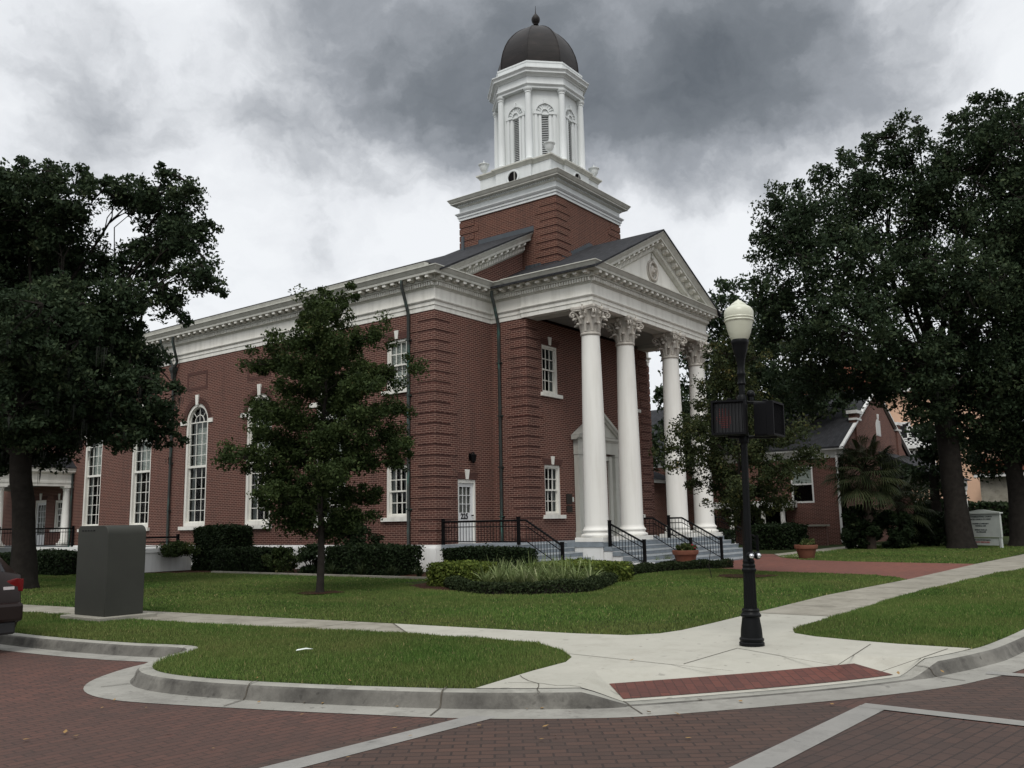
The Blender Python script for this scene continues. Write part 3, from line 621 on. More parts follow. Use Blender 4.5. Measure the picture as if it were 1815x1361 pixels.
# entablature
EP = [(0, YB), (0, 0), (PX0, 0), (PX0, -1.5), (PX0 - .07, -1.5), (PX0 - .07, PF), (PX1 + .07, PF), (PX1 + .07, -1.5), (PX1, -1.5), (PX1, 0), (X1, 0), (X1, YB)]
arch = [(-.3, ZB), (.02, ZB), (.02, 8.355), (.05, 8.37), (.05, 8.50), (.085, 8.515), (.115, 8.555), (.115, 8.59), (.02, 8.60), (.02, ZF), (-.3, ZF)]
MB().sweep(EP, arch).build('architrave', 'white_paint', CH)
corn = [(-.3, ZF - .001), (.05, ZF - .001), (.07, 9.05), (.07, 9.19), (.19, 9.20), (.19, 9.26), (.16, 9.262), (.16, 9.375), (.44, 9.385), (.44, 9.47), (.46, 9.49), (.53, 9.60), (.56, 9.62), (.56, 9.655), (-.3, 9.70)]
MB().sweep(EP, corn).build('cornice', 'trim_cream_shaded', CH)
def seg_items(path, step, fn, inset=.0):
    for a, b in zip(path, path[1:]):
        a = Vector(a); b = Vector(b); d = b - a; l = d.length
        if l < .3: continue
        d.normalize(); n = Vector((d.y, -d.x)); k = max(1, int(round((l - 2 * inset) / step)))
        for i in range(k + 1): fn(a + d * (inset + (l - 2 * inset) * i / k), d, n)
def bar(mb, p, d, n, w, o0, o1, z0, z1):
    q = [p - d * w / 2 + n * o0, p + d * w / 2 + n * o0, p + d * w / 2 + n * o1, p - d * w / 2 + n * o1]
    mb.add([(v.x, v.y, z0) for v in q] + [(v.x, v.y, z1) for v in q], [(0, 3, 2, 1), (4, 5, 6, 7), (0, 1, 5, 4), (1, 2, 6, 5), (2, 3, 7, 6), (3, 0, 4, 7)])
EPV = [(0, YB), (0, 0), (PX0, 0), (PX0 - .07, PF), (PX1 + .07, PF), (PX1, 0), (X1, 0), (X1, YB)]
VIS = [[(0, 30), (0, 0)], [(0, 0), (PX0, 0)], [(PX0 - .035, 0), (PX0 - .07, PF)], [(PX0 - .07, PF), (PX1 + .07, PF)], [(PX1 + .07, PF), (PX1 + .035, 0)], [(PX1, 0), (X1, 0)]]
md, BR = MB(), []
for sg in VIS:
    cc = 1 if sg in (VIS[0], VIS[1]) else 0
    e0, e1 = -.12, .12
    seg_items(sg, .112, lambda p, d, n: bar(md, p, d, n, .058, .06, .165, 9.06, 9.189), 0)
    seg_items(sg, .42, lambda p, d, n: BR.append((p.copy(), d.copy(), n.copy())), .0)
md.build('dentil_course', 'white_paint', CH)
BR.sort(key=lambda t: (Vector((t[0].x, t[0].y, 9.3)) - CAM).length)
def bracket(mb, p, d, n): bar(mb, p, d, n, .16, .15, .41, 9.29, 9.383); bar(mb, p, d, n, .14, .15, .30, 9.263, 9.291)
for t in BR[:98]: m = MB(); bracket(m, *t); m.build('bracket', 'white_paint', CH)
m = MB()
for t in BR[98:]: bracket(m, *t)
tag(m.build('far_brackets', 'white_paint', CH), kind='stuff')
# metal gutter strip of the long side
MB().sweep([(0, YB), (0, .0)], [(.30, 9.66), (.50, 9.66), (.54, 9.80), (.50, 9.81), (.30, 9.82)]).build('gutter', 'trim_cream_shaded', CH)
MB().sweep([(0, YB), (0, .0)], [(.10, 9.815), (.52, 9.822), (.52, 9.85), (.1, 9.86)]).build('roof_edge', 'gutter_dark', CH)
# portico ceiling and inner beams
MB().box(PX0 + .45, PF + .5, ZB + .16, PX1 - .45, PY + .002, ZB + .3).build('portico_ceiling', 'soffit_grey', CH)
MB().sweep([(PX0 + .5, PY - .002), (PX0 + .5, PF + .55), (PX1 - .5, PF + .55), (PX1 - .5, PY - .002)], [(-.25, ZB + .003), (.22, ZB + .003), (.22, ZB + .28), (-.02, ZB + .28), (-.02, ZB + .16), (-.25, ZB + .16)]).build('portico_beam', 'trim_cream_shaded', CH)
# roofs -------------------------------------------------------------
SL = .5
def zr(x): return 9.62 + SL * (min(x, 2 * XM - x) - 3.12)     # top line of the portico gable
def rake(y, xa, z_at, mb, xm=XM, prof=None, xcut=None, sl=SL, zmin=-9, sides=(1, -1)):
    """raking cornice on both slopes; prof (out, h below top)"""
    for sgn in sides:
        pts = []
        xe = xcut if xcut is not None else xm
        rows_ = [[], [], []]
        for o, h in prof:
            g0 = (z_at(xa + .1) - z_at(xa)) / .1; xc = min(max(xa, xa + (zmin - (z_at(xa) - h)) / g0), xe - .01)
            for q_, x in enumerate((xa, xc, xe)): rows_[q_].append(((x if sgn > 0 else 2 * xm - x), y - o, max(zmin, z_at(x) - h)))
        k = len(prof); vs = rows_[0] + rows_[1] + rows_[2]
        fs = [(q_ * k + t, q_ * k + k + t, q_ * k + k + (t + 1) % k, q_ * k + (t + 1) % k) for q_ in (0, 1) for t in range(k)] + [tuple(range(k)), tuple(range(2 * k, 3 * k))[::-1]]
        mb.add(vs, fs)
rp = [(-.3, .70), (.05, .70), (.10, .63), (.10, .50), (.16, .47), (.18, .43), (.18, .30), (.44, .29), (.44, .20), (.46, .18), (.53, .06), (.56, .04), (.56, 0), (-.3, 0)]
rp2 = [(o, h * 1.06) for o, h in rp]
m = MB(); rake(PF, 2.72, zr, m, prof=[(o - .004, h) for o, h in rp2], zmin=9.64); m.build('raking_cornice', 'trim_cream_shaded', CH)
zr2 = lambda x: 9.76 + SL * (min(x, 2 * XM - x) - .31)
for s_ in (1, -1): m = MB(); rake(0, -.10, zr2, m, prof=[(o - .004, h) for o, h in rp2], xcut=5.40, zmin=9.64, sides=(s_,)); m.build('raking_cornice', 'trim_cream_shaded', CH)
def rakeitems(y, xa, xb, z_at, side):
    m = MB(); m2 = MB()
    def sh(mb, x, w, o0, o1, h0, h1):
        for s_ in (side,):
            xs = (x, x + w); X = [xx if s_ > 0 else 2 * XM - xx for xx in xs]
            vs = []
            for o in (o0, o1):
                for xx, XX in zip(xs, X): vs += [(XX, y - o, z_at(xx) - h0), (XX, y - o, z_at(xx) - h1)]
            mb.add(vs, [(0, 1, 3, 2), (4, 6, 7, 5), (0, 4, 5, 1), (2, 3, 7, 6), (0, 2, 6, 4), (1, 5, 7, 3)])
    x = xa
    while x < xb - .1: sh(m, x, .058, .09, .165, .52, .655); x += .105
    x = xa
    while x < xb - .2:
        m2 = MB(); sh(m2, x, .14, .17, .40, .315, .405); sh(m2, x + .01, .12, .17, .29, .40, .46); x += .385
        if side > 0 or y < -1: m2.build('raking_bracket', 'white_paint', CH)
    m.build('raking_dentils', 'white_paint', CH)
for s_ in (1, -1): rakeitems(PF, 4.45, XM - .05, zr, s_); rakeitems(0, 1.45, 5.4, zr2, s_)
# tympanum of the portico
tz = lambda x: zr(x) - .5
m = MB(onY(PF + .02)); plate(m, [(3.0, 9.3), (2 * XM - 3.0, 9.3), (XM, tz(XM))], [], .2); m.build('tympanum', 'white_paint', CH)
# medallion: round wreath with cap and sill
MD = thing('medallion', None, None, (0, 0, 0)); MD.parent = CH; MD.location = (XM, PF + .02, 10.42 - GZ)
def L3(x, y, z): return (XM + x, PF + .02 + y, 10.42 + z)
m = MB(L3); n = 28
m.tube([(.33 * math.cos(2 * math.pi * i / n), -.05, .36 * math.sin(2 * math.pi * i / n)) for i in range(n + 1)], .055, 8)
m.tube([(.43 * math.cos(2 * math.pi * i / n), -.02, .46 * math.sin(2 * math.pi * i / n)) for i in range(n + 1)], .025, 6); m.build('wreath', 'capital_stone', MD, sm=50)
m = MB(L3); m.ball((0, -.03, 0), .20, 14, 8, (1, .4, 1.15)); m.ball((.05, -.10, .06), .09, 8, 6); m.ball((-.06, -.1, -.05), .08, 8, 6); m.build('shell_ornament', 'capital_stone', MD, sm=60)
m = MB(L3); m.box(-.09, -.07, .50, .09, 0, .56); m.box(-.04, -.05, .56, .04, 0, .72); m.box(-.62, -.08, -.66, .62, 0, -.60); m.build('mouldings', 'trim_cream_shaded', MD)
# brick gable behind
gz = lambda x: 9.76 + SL * (min(x, 2 * XM - x) - .31) - .4
m = MB(onY(.0)); plate(m, [(.1, 9.3), (X1 - .1, 9.3), (X1 - .1, gz(.1)), (XM, gz(XM)), (.1, gz(.1))], [], .25); m.build('gable_wall', 'brick', CH)
def gable_roof(name, ya, yb, xe, zf, lip=.07, sl=SL, mat='roof_shingle'):
    m = MB()
    for s_ in (1, -1):
        P_ = [(xe, zf(xe)), (XM, zf(XM))]; P_ = [(x if s_ > 0 else 2 * XM - x, z) for x, z in P_]
        (xa, za), (xb, zb) = P_
        m.add([(xa, ya, za), (xb, ya, zb), (xb, yb, zb), (xa, yb, za), (xa, ya, za + lip), (xb, ya, zb + lip), (xb, yb, zb + lip), (xa, yb, za + lip)],
              [(0, 3, 2, 1), (4, 5, 6, 7), (0, 1, 5, 4), (1, 2, 6, 5), (2, 3, 7, 6), (3, 0, 4, 7)])
    return m.build(name, mat, CH)
gable_roof('roof', PF - .585, 0.0, 2.64, lambda x: zr(x) + .004)
gable_roof('roof', -.585, 3.3, -.25, lambda x: zr2(x) + .004)
gable_roof('roof', 3.3, YB + .3, -.35, lambda x: 9.40 + .455 * (min(x, 2 * XM - x) + .54))
# tower ------------------------------------------------------------------
TX0, TX1, TY0, TY1, TZ = 5.34, 10.32, -1.70, 3.28, 13.6
TC = Vector(((TX0 + TX1) / 2, (TY0 + TY1) / 2))
tw = MB().box(TX0, TY0, 8.6, TX1, TY1, TZ + .1).build('tower_wall', 'brick_tower', CH)
def tq(cx, cy, sx, sy):
    mb = MB(); n = 12; z0 = 9.9; pt = (TZ - .1 - z0) / n
    for i in range(n):
        l = (1.0, .78)[i % 2]; mb.box(cx - sx * .03, cy - sy * .03, z0 + i * pt + .06, cx + sx * l, cy + sy * l, z0 + (i + 1) * pt)
    mb.build('corner_pier', 'brick_tower', CH)
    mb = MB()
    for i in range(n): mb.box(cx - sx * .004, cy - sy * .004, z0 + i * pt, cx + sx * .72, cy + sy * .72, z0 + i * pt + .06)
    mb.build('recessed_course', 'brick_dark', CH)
for a in ((TX0, TY0, 1, 1), (TX1, TY0, -1, 1), (TX0, TY1, 1, -1), (TX1, TY1, -1, -1)): tq(*a)
sq = [(TX0, TY1), (TX0, TY0), (TX1, TY0), (TX1, TY1)]
MB().sweep(sq, [(-.3, TZ - .02), (.05, TZ - .02), (.05, TZ + .09), (.09, TZ + .10), (.09, TZ + .19), (.12, TZ + .20), (.17, TZ + .27), (.17, TZ + .29), (.02, TZ + .30), (.02, TZ + .56), (-.3, TZ + .56)], True).build('tower_architrave', 'white_tower', CH)
MB().sweep(sq, [(-.4, TZ + .559), (.05, TZ + .559), (.10, TZ + .60), (.10, TZ + .66), (.16, TZ + .68), (.30, TZ + .69), (.30, TZ + .74), (.33, TZ + .76), (.39, TZ + .86), (.41, TZ + .88), (.41, TZ + .90), (-.4, TZ + 1.0)], True).build('tower_cornice', 'trim_cream_shaded', CH)
for a, b in zip(sq, sq[1:] + sq[:1]): m = MB(); seg_items([a, b], .105, lambda p, d, n: bar(m, p, d, n, .055, .09, .145, TZ + .605, TZ + .665)); m.build('tower_dentils', 'white_tower', CH)
MB().box(TX0 + .1, TY0 + .1, TZ + .9, TX1 - .1, TY1 - .1, TZ + .99).build('tower_deck', 'lead_flashing', CH)
# pedestal stage with projecting centre panels
ph_, pc = 1.86, .93
def cross(h, c, e): 
    return [(-h, h), (-h, c), (-h - e, c), (-h - e, -c), (-h, -c), (-h, -h), (-c, -h), (-c, -h - e), (c, -h - e), (c, -h), (h, -h), (h, -c), (h + e, -c), (h + e, c), (h, c), (h, h), (c, h), (c, h + e), (-c, h + e), (-c, h)]
cp = [(TC.x + a, TC.y + b) for a, b in cross(ph_, pc, .10)]
MB().prism(cp[::-1], TZ + .8, 15.50).build('pedestal', 'white_tower', CH)
MB().sweep(cp, [(-.2, 15.48), (.03, 15.48), (.05, 15.53), (.11, 15.59), (.14, 15.61), (.14, 15.67), (-.2, 15.71)], True).build('pedestal_cap', 'trim_cream_shaded', CH)
MB().prism(cp[::-1], 15.55, 15.70).build('pedestal_top', 'white_tower', CH)
for k in range(4):
    a = k * math.pi / 2; nv = Vector((-math.cos(a), -math.sin(a))); tv = Vector((nv.y, -nv.x)); c0 = TC + nv * (ph_ + .10)
    def tr(s, t, n, c0=c0, nv=nv, tv=tv): q = c0 + tv * s + nv * n; return (q.x, q.y, 15.11 + t)
    m = MB(tr); nn = 24; vs = []
    for (r, n_) in ((.335, .0), (.335, .04), (.29, .055), (.25, .04), (.25, -.02)): vs += [(r * math.cos(2 * math.pi * i / nn), r * math.sin(2 * math.pi * i / nn), n_) for i in range(nn)]
    m.add(vs, [(q * nn + i, q * nn + (i + 1) % nn, (q + 1) * nn + (i + 1) % nn, (q + 1) * nn + i) for q in range(4) for i in range(nn)])
    o = m.build('round_window', 'white_tower', CH, sm=50)
    m = MB(tr); m.add([(.25 * math.cos(2 * math.pi * i / nn), .25 * math.sin(2 * math.pi * i / nn), .006) for i in range(nn)], [tuple(range(nn))]); m.build('opening', 'room_dark', o)
    m = MB(tr); m.box(-.12, -.235, .012, -.06, .235, .03); m.build('mullion', 'soffit_grey', o)
# urns
um = None
for k in range(4):
    a = math.pi / 4 + k * math.pi / 2; c = (TC.x + 2.46 * math.cos(a), TC.y + 2.46 * math.sin(a), 15.68)
    prof = [(0, .13), (.03, .13), (.05, .07), (.12, .045), (.15, .06), (.20, .13), (.28, .19), (.38, .225), (.46, .235), (.475, .25), (.50, .29), (.53, .29), (.55, .22), (.60, .08), (.64, .03), (.70, .03), (.73, 0.0)]
    m = MB(); n = 24; vs = []
    for i, (z, r) in enumerate(prof):
        for q in range(n):
            fl = .86 * (1 - (.06 if (q % 2 and .15 < z < .46) else 0)); vs.append((c[0] + r * fl * math.cos(2 * math.pi * q / n), c[1] + r * fl * math.sin(2 * math.pi * q / n), c[2] + z * 1.0))
    m.add(vs, [(i * n + q, i * n + (q + 1) % n, (i + 1) * n + (q + 1) % n, (i + 1) * n + q) for i in range(len(prof) - 1) for q in range(n)] + [tuple(range(n))[::-1]])
    m.build('urn', 'white_tower', CH, sm=40)
# octagonal lantern
def octa(R, rot=22.5): return [(TC.x + R * math.cos(rad(rot + 45 * k)), TC.y + R * math.sin(rad(rot + 45 * k))) for k in range(8)]
Z0, ZK = 15.69, 18.97
c8 = math.cos(rad(22.5))
for k in range(8):
    a = rad(45 * k); nv = Vector((math.cos(a), math.sin(a))); tv = Vector((-nv.y, nv.x)); ap = 1.66; hw = ap * math.tan(rad(22.5)); c0 = TC + nv * ap
    def tr(s, t, n, c0=c0, nv=nv, tv=tv): q = c0 + tv * s + nv * n; return (q.x, q.y, t)
    zs, r = 17.95, .17
    m = MB(tr); plate(m, rect(-hw, Z0, hw, ZK), [rect(-.15, Z0 + .05, .15, 17.82)], .12); f = m.build('lantern_panel', 'white_tower', CH)
    m = MB(tr)
    for i in range(27): z = Z0 + .06 + i * .0805; m.add([(-.15, z, -.02), (.15, z, -.02), (.15, z + .05, -.09), (-.15, z + .05, -.09), (-.15, z + .018, -.015), (.15, z + .018, -.015), (.15, z + .066, -.088), (-.15, z + .066, -.088)], [(0, 3, 2, 1), (4, 5, 6, 7), (0, 1, 5, 4), (1, 2, 6, 5), (2, 3, 7, 6), (3, 0, 4, 7)])
    m.build('louvre', 'white_tower', f)
    m = MB(tr); m.add([(-.15, Z0, -.11), (.15, Z0, -.11), (.15, 17.85, -.11), (-.15, 17.85, -.11)], [(0, 1, 2, 3)]); m.build('louvre_back', 'room_dark', f)
    m = MB(tr)      # flat pilasters, imposts and a fan arch
    for s_ in (-1, 1):
        m.box(s_ * .17, Z0, 0, s_ * .27, 17.86, .035); m.box(s_ * .34, Z0, 0, s_ * .46, 17.86, .05); m.box(s_ * .15, 17.86, 0, s_ * .50, 17.96, .075)
    m.box(-.15, 17.84, 0, .15, 17.90, .05)
    for (R, w) in ((.44, .05), (.17, .035)):
        q = 20; vs = []
        for i in range(q + 1):
            b = math.pi * i / q
            for rr, n_ in ((R - w, 0), (R - w, .06), (R + w * .4, .06), (R + w * .4, 0)): vs.append((rr * math.cos(b), zs + rr * math.sin(b), n_))
        m.add(vs, [(4 * i + t, 4 * i + 4 + t, 4 * i + 4 + (t + 1) % 4, 4 * i + (t + 1) % 4) for i in range(q) for t in range(4)])
    for i in range(1, 8):
        b = math.pi * i / 8; x, y = math.cos(b), math.sin(b)
        m.tube([(x * .19, zs + y * .19, .02), (x * .39, zs + y * .39, .02)], .018, 6)
    m.box(-.05, zs + .39, 0, .05, zs + .56, .10); m.ball((0, zs + .60, .04), .035, 8, 6)
    m.build('arch_ornament', 'white_tower', f)
    av = rad(45 * k + 22.5); R = 1.90
    prof = [(0, .20), (.06, .20), (.08, .18), (.11, .19), (.15, .165), (.18, .15), (1.2, .15), (3.06, .128), (3.08, .15), (3.11, .15), (3.13, .135), (3.18, .17), (3.21, .19), (3.278, .19)]
    MB().lathe(prof, (TC.x + R * math.cos(av), TC.y + R * math.sin(av), Z0), 18).build('lantern_column', 'white_tower', CH, sm=40)
MB().prism(octa(1.55), Z0 - .05, 20.0).build('lantern_core', 'white_tower', CH)
MB().sweep(octa(1.84), [(-.3, ZK), (.18, ZK), (.18, 19.06), (.22, 19.08), (.26, 19.12), (.26, 19.15), (.19, 19.16), (.19, 19.47), (-.3, 19.47)][::-1], True).build('lantern_frieze', 'white_tower', CH)
MB().sweep(octa(1.84), [(-.3, 19.469), (.22, 19.469), (.25, 19.52), (.30, 19.55), (.38, 19.58), (.38, 19.65), (.43, 19.72), (.46, 19.74), (.46, 19.78), (-.3, 19.86)][::-1], True).build('lantern_cornice', 'white_tower', CH)
MB().sweep(octa(1.88), [(-.4, 19.8), (.14, 19.8), (.14, 20.10), (.16, 20.12), (.16, 20.19), (-.4, 20.22)][::-1], True).build('parapet', 'white_tower', CH)
dp = [(20.15, 1.86), (20.45, 1.87), (20.8, 1.84), (21.15, 1.76), (21.5, 1.63), (21.8, 1.47), (22.08, 1.26), (22.3, 1.05), (22.5, .80), (22.65, .56), (22.75, .35), (22.82, .18)]
m = MB(); m.lathe(dp, (TC.x, TC.y, 0), 8, rad(22.5)); dome = m.build('dome', 'dome_copper', CH, sm=25)
m = MB()
for k in range(8):
    a = rad(22.5 + 45 * k); m.tube([(TC.x + (r + .005) * math.cos(a), TC.y + (r + .005) * math.sin(a), z) for z, r in dp], .018, 6)
m.build('rib', 'dome_copper', dome, sm=40)
m = MB().lathe([(0, .24), (.05, .20), (.09, .10), (.16, .085), (.20, .13), (.23, .10), (.27, .11), (.35, .17), (.46, .20), (.56, .185), (.68, .11), (.76, .045), (.84, .02), (1.15, .008)], (TC.x, TC.y, 22.76), 16)
m.build('finial', 'dome_copper', CH, sm=40)
# flashing where the roofs meet the tower
m = MB(); zf = lambda x: zr(x) + .07
for k in range(30):
    x = TX0 + (TX1 - TX0) * k / 30; xx = x + (TX1 - TX0) / 30
    m.box(x, TY0 - .012, min(zf(x), zf(xx)) - .1, xx, TY0, max(zf(x), zf(xx)) + .13)
for k in range(7):
    y = TY0 + .22 * k; m.box(TX0 - .012, y, zf(TX0) - .1, TX0, y + .24, zf(TX0) + .13)
m.build('flashing', 'lead_flashing', CH)
MB().add([(TX0 - .02, -.6, zr2(TX0) + .0), (TX0 - .02, 3.3, zr2(TX0)), (TX0 - .02, 3.3, zr2(TX0) + .26), (TX0 - .02, -.6, zr2(TX0) + .26)], [(0, 1, 2, 3)]).build('flashing', 'lead_flashing', CH)
MB().tube([(4.45, 2.4, zr2(4.45) - .1), (4.45, 2.4, zr2(4.45) + .65)], .07, 10).build('vent_pipe', 'lead_flashing', CH, sm=40)

# ---------------------------------------------------------------- windows
def keystone(m, cx, zb, zt, w0, w1, p=.05): m.add([(cx - w0, zb, 0), (cx + w0, zb, 0), (cx + w1, zt, 0), (cx - w1, zt, 0), (cx - w0, zb, p), (cx + w0, zb, p), (cx + w1, zt, p + .01), (cx - w1, zt, p + .01)], [(0, 3, 2, 1), (4, 5, 6, 7), (0, 1, 5, 4), (1, 2, 6, 5), (2, 3, 7, 6), (3, 0, 4, 7)])
def sash(m, xa, za, xb, zb, nc, nr, n0, fr=.05, mu=.016, d=.045):
    plate(m, rect(xa, za, xb, zb), [rect(xa + fr, za + fr * 1.1, xb - fr, zb - fr * .9)], d, n0)
    for i in range(1, nc): x = xa + fr + (xb - xa - 2 * fr) * i / nc; m.box(x - mu, za + fr, n0 - .035, x + mu, zb - fr, n0 - .007)
    for i in range(1, nr): z = za + fr + (zb - za - 2 * fr) * i / nr; m.box(xa + fr, z - mu, n0 - .034, xb - fr, z + mu, n0 - .008)
def blinds(m, xa, za, xb, zb, n, step=.055):
    z = za
    while z < zb: m.add([(xa, z, n), (xb, z, n), (xb, z + step * .86, n - .012), (xa, z + step * .86, n - .012)], [(0, 1, 2, 3)]); z += step
def window(tr, cx, z0, z1, w=1.06, parent=CH, blind=None, curt=False, key=True):
    xa, xb = cx - w / 2, cx + w / 2; zm = (z0 + z1) / 2
    m = MB(tr); plate(m, rect(xa - .001, z0 - .001, xb + .001, z1 + .001), [rect(xa + .10, z0 + .08, xb - .10, z1 - .09)], .16, -.05)
    f = m.build('window', 'white_paint', parent)
    m = MB(tr); sash(m, xa + .10, zm - .03, xb - .10, z1 - .09, 3, 2, -.10); sash(m, xa + .10, z0 + .08, xb - .10, zm + .03, 3, 2, -.145); m.build('sash', 'white_paint', f)
    m = MB(tr); m.add([(xa + .1, z0 + .08, -.17), (xb - .1, z0 + .08, -.17), (xb - .1, z1 - .09, -.17), (xa + .1, z1 - .09, -.17)], [(0, 1, 2, 3)]); m.build('pane', 'window_glass', f)
    m = MB(tr); plate(m, rect(xa - .16, z0 - .135, xb + .16, z0 - .002), [], .3, .10); m.build('sill', 'white_paint', f)
    m = MB(tr); keystone(m, cx, z1 + .02, z1 + .33, .065, .105, .03); m.build('keystone', 'white_paint', f)
    if key:
        m = MB(tr); n = 9; vs = []          # flat arch of upright bricks
        m.add([(xa - .06, z1 + .001, .004), (xb + .06, z1 + .001, .004), (xb + .17, z1 + .245, .004), (xa - .17, z1 + .245, .004)], [(0, 1, 2, 3)]); m.build('flat_arch', 'brick_dark', f)
    if blind:
        m = MB(tr); blinds(m, xa + .12, blind[0], xb - .12, blind[1], -.21); m.build('blind', 'blind', f)
    if curt:
        m = MB(tr)
        for (a, b) in ((xa + .1, xa + .26), (xb - .32, xb - .1)): m.add([(a, z0 + .08, -.23), (b, z0 + .08, -.23), (b, z1 - .1, -.23), (a, z1 - .1, -.23)], [(0, 1, 2, 3)])
        m.build('curtain', 'curtain', f)
    return f
window(onX(0), -1.85, 5.5, 7.36, blind=(5.6, 7.28)); window(onX(0), -1.85, .95, 2.80, curt=True)
window(onY(PY), 4.75, 5.5, 7.36, curt=True); window(onY(PY), 4.75, .95, 2.80, curt=True)
window(onY(PY), 10.89, 5.5, 7.36, curt=True); window(onY(PY), 10.89, .95, 2.80, curt=True)
def ring(m, cx, zc, r0, r1, n0, n1, a0=0, a1=math.pi, q=26):
    vs = []
    for i in range(q + 1):
        b = a0 + (a1 - a0) * i / q; c, s_ = math.cos(b), math.sin(b)
        for rr, nn in ((r0, n0), (r0, n1), (r1, n1), (r1, n0)): vs.append((cx + rr * c, zc + rr * s_, nn))
    m.add(vs, [(4 * i + t, 4 * i + 4 + t, 4 * i + 4 + (t + 1) % 4, 4 * i + (t + 1) % 4) for i in range(q) for t in range(4)] + [(0, 1, 2, 3), (4 * q, 4 * q + 3, 4 * q + 2, 4 * q + 1)])
def arched_window(y):
    tr = onX(0); cx = -y; z0, zs, R = .80, 5.36, .84; g_ = .14; r = R - g_; zmid = 3.40
    m = MB(tr); plate(m, archpts(cx, z0, zs, R + .001), [archpts(cx, z0 + .16, zs, r)], .20, -.05); f = m.build('arched_window', 'white_paint', CH)
    m = MB(tr)
    sash(m, cx - r, zmid - .03, cx + r, zs + .02, 3, 4, -.13, .05, .013); sash(m, cx - r, z0 + .16, cx + r, zmid + .04, 3, 5, -.18, .055, .013)
    ring(m, cx, zs, r - .05, r, -.165, -.13); ring(m, cx, zs, r * .45, r * .45 + .03, -.16, -.135)
    for k in (1, 2, 3):
        b = math.pi * k / 4; c, s_ = math.cos(b), math.sin(b); a = 0 if k == 2 else r * .47
        m.tube([(cx + a * c, zs + a * s_, -.15), (cx + (r - .04) * c, zs + (r - .04) * s_, -.15)], .014, 4)
    m.box(cx - r, zmid - .05, -.10, cx + r, zmid + .05, -.18)
    m.build('sash', 'white_paint', f)
    m = MB(tr); pts = archpts(cx, z0 + .16, zs, r); m.add([(a, b, -.21) for a, b in pts], [tuple(range(len(pts)))]); m.build('pane', 'window_glass', f)
    m = MB(tr); blinds(m, cx - r * .45, zmid + .05, cx + r * .5, zs - .25, -.30, .07); m.build('blind', 'blind', f)
    m = MB(tr); m.add([(cx - r, z0 + .2, -.34), (cx - r + .30, z0 + .2, -.34), (cx - r + .27, zs + .2, -.34), (cx - r, zs + .1, -.34)], [(0, 1, 2, 3)])
    m.add([(cx - r, zmid, -.36), (cx + r, zmid, -.36), (cx + r, zs + .05, -.36), (cx - r, zs + .05, -.36)], [(0, 1, 2, 3)]); m.build('curtain', 'curtain', f)
    m = MB(tr); plate(m, rect(cx - R - .14, z0 - .15, cx + R + .14, z0 - .002), [], .32, .11); m.build('sill', 'white_paint', f)
    m = MB(tr); keystone(m, cx, 6.12, 6.58, .075, .115, .05); m.build('keystone', 'white_paint', f)
    m = MB(tr); m.box(cx - R - .36, 5.28, -.04, cx - R + .05, 5.46, .045); m.build('impost', 'white_paint', f); m = MB(tr); m.box(cx + R - .01, 5.28, 0, cx + R + .36, 5.46, .045); m.build('impost', 'white_paint', f)
    m = MB(tr)   # arch of upright bricks
    q = 34
    for i in range(q):
        a0 = math.pi * i / q + .012; a1 = math.pi * (i + 1) / q - .012
        m.add([(cx + rr * math.cos(a), zs + rr * math.sin(a), .012) for rr, a in ((R, a0), (R + .25, a0), (R + .25, a1), (R, a1))], [(0, 1, 2, 3)])
    m.build('brick_arch', 'brick_dark', f)
    m = MB(tr); plate(m, rect(cx - .85, 6.80, cx + .70, 7.62), [rect(cx - .72, 6.93, cx + .57, 7.49)], .02, .012); m.build('brick_panel_border', 'brick_dark', CH)
for y in WIN_A: arched_window(y)
window(onX(0), -26.05, .80, 2.30, 1.0)
# side door with house number
def glazed_door(tr, xa, xb, zt, parent, nc=3, nr=3, zg=.95, name='side_door', num=None):
    m = MB(tr); plate(m, rect(xa - .001, 0, xb + .001, zt + .001), [rect(xa + .07, 0.0, xb - .07, zt - .12)], .16, -.03); f = m.build(name, 'white_paint', parent)
    m = MB(tr); a, b = xa + .07, xb - .07; plate(m, rect(a, .01, b, zt - .12), [rect(a + .10, zg, b - .14, zt - .26), rect(a + .12, .22, b - .14, zg - .30)], .045, -.09)
    m.box(a + .12, .22, -.125, b - .14, zg - .3, -.105)
    for i in range(1, nc): x = a + .10 + (b - a - .24) * i / nc; m.box(x - .012, zg, -.125, x + .012, zt - .26, -.1)
    for i in range(1, nr): z = zg + (zt - .26 - zg) * i / nr; m.box(a + .1, z - .012, -.124, b - .14, z + .012, -.101)
    l = m.build('door_leaf', 'door_white', f)
    m = MB(tr); m.add([(a + .1, zg, -.13), (b - .14, zg, -.13), (b - .14, zt - .26, -.13), (a + .1, zt - .26, -.13)], [(0, 1, 2, 3)]); m.build('pane', 'window_glass', f)
    m = MB(tr); m.add([(a + .1, zg, -.17), (b - .14, zg, -.17), (b - .14, zt - .3, -.17), (a + .1, zt - .3, -.17)], [(0, 1, 2, 3)]); m.build('curtain', 'soffit_grey', f)
    m = MB(tr); m.tube([(b - .08, .98, -.09), (b - .08, .98, -.03)], .022, 8); m.ball((b - .08, .98, -.02), .03, 8, 6); m.build('handle', 'bronze', f)
    m = MB(tr); keystone(m, (xa + xb) / 2, zt + .01, zt + .36, .07, .12, .03); m.build('keystone', 'white_paint', f)
    m = MB(tr); m.add([(xa - .06, zt + .002, .004), (xb + .06, zt + .002, .004), (xb + .17, zt + .245, .004), (xa - .17, zt + .245, .004)], [(0, 1, 2, 3)]); m.build('flat_arch', 'brick_dark', f)
    return f
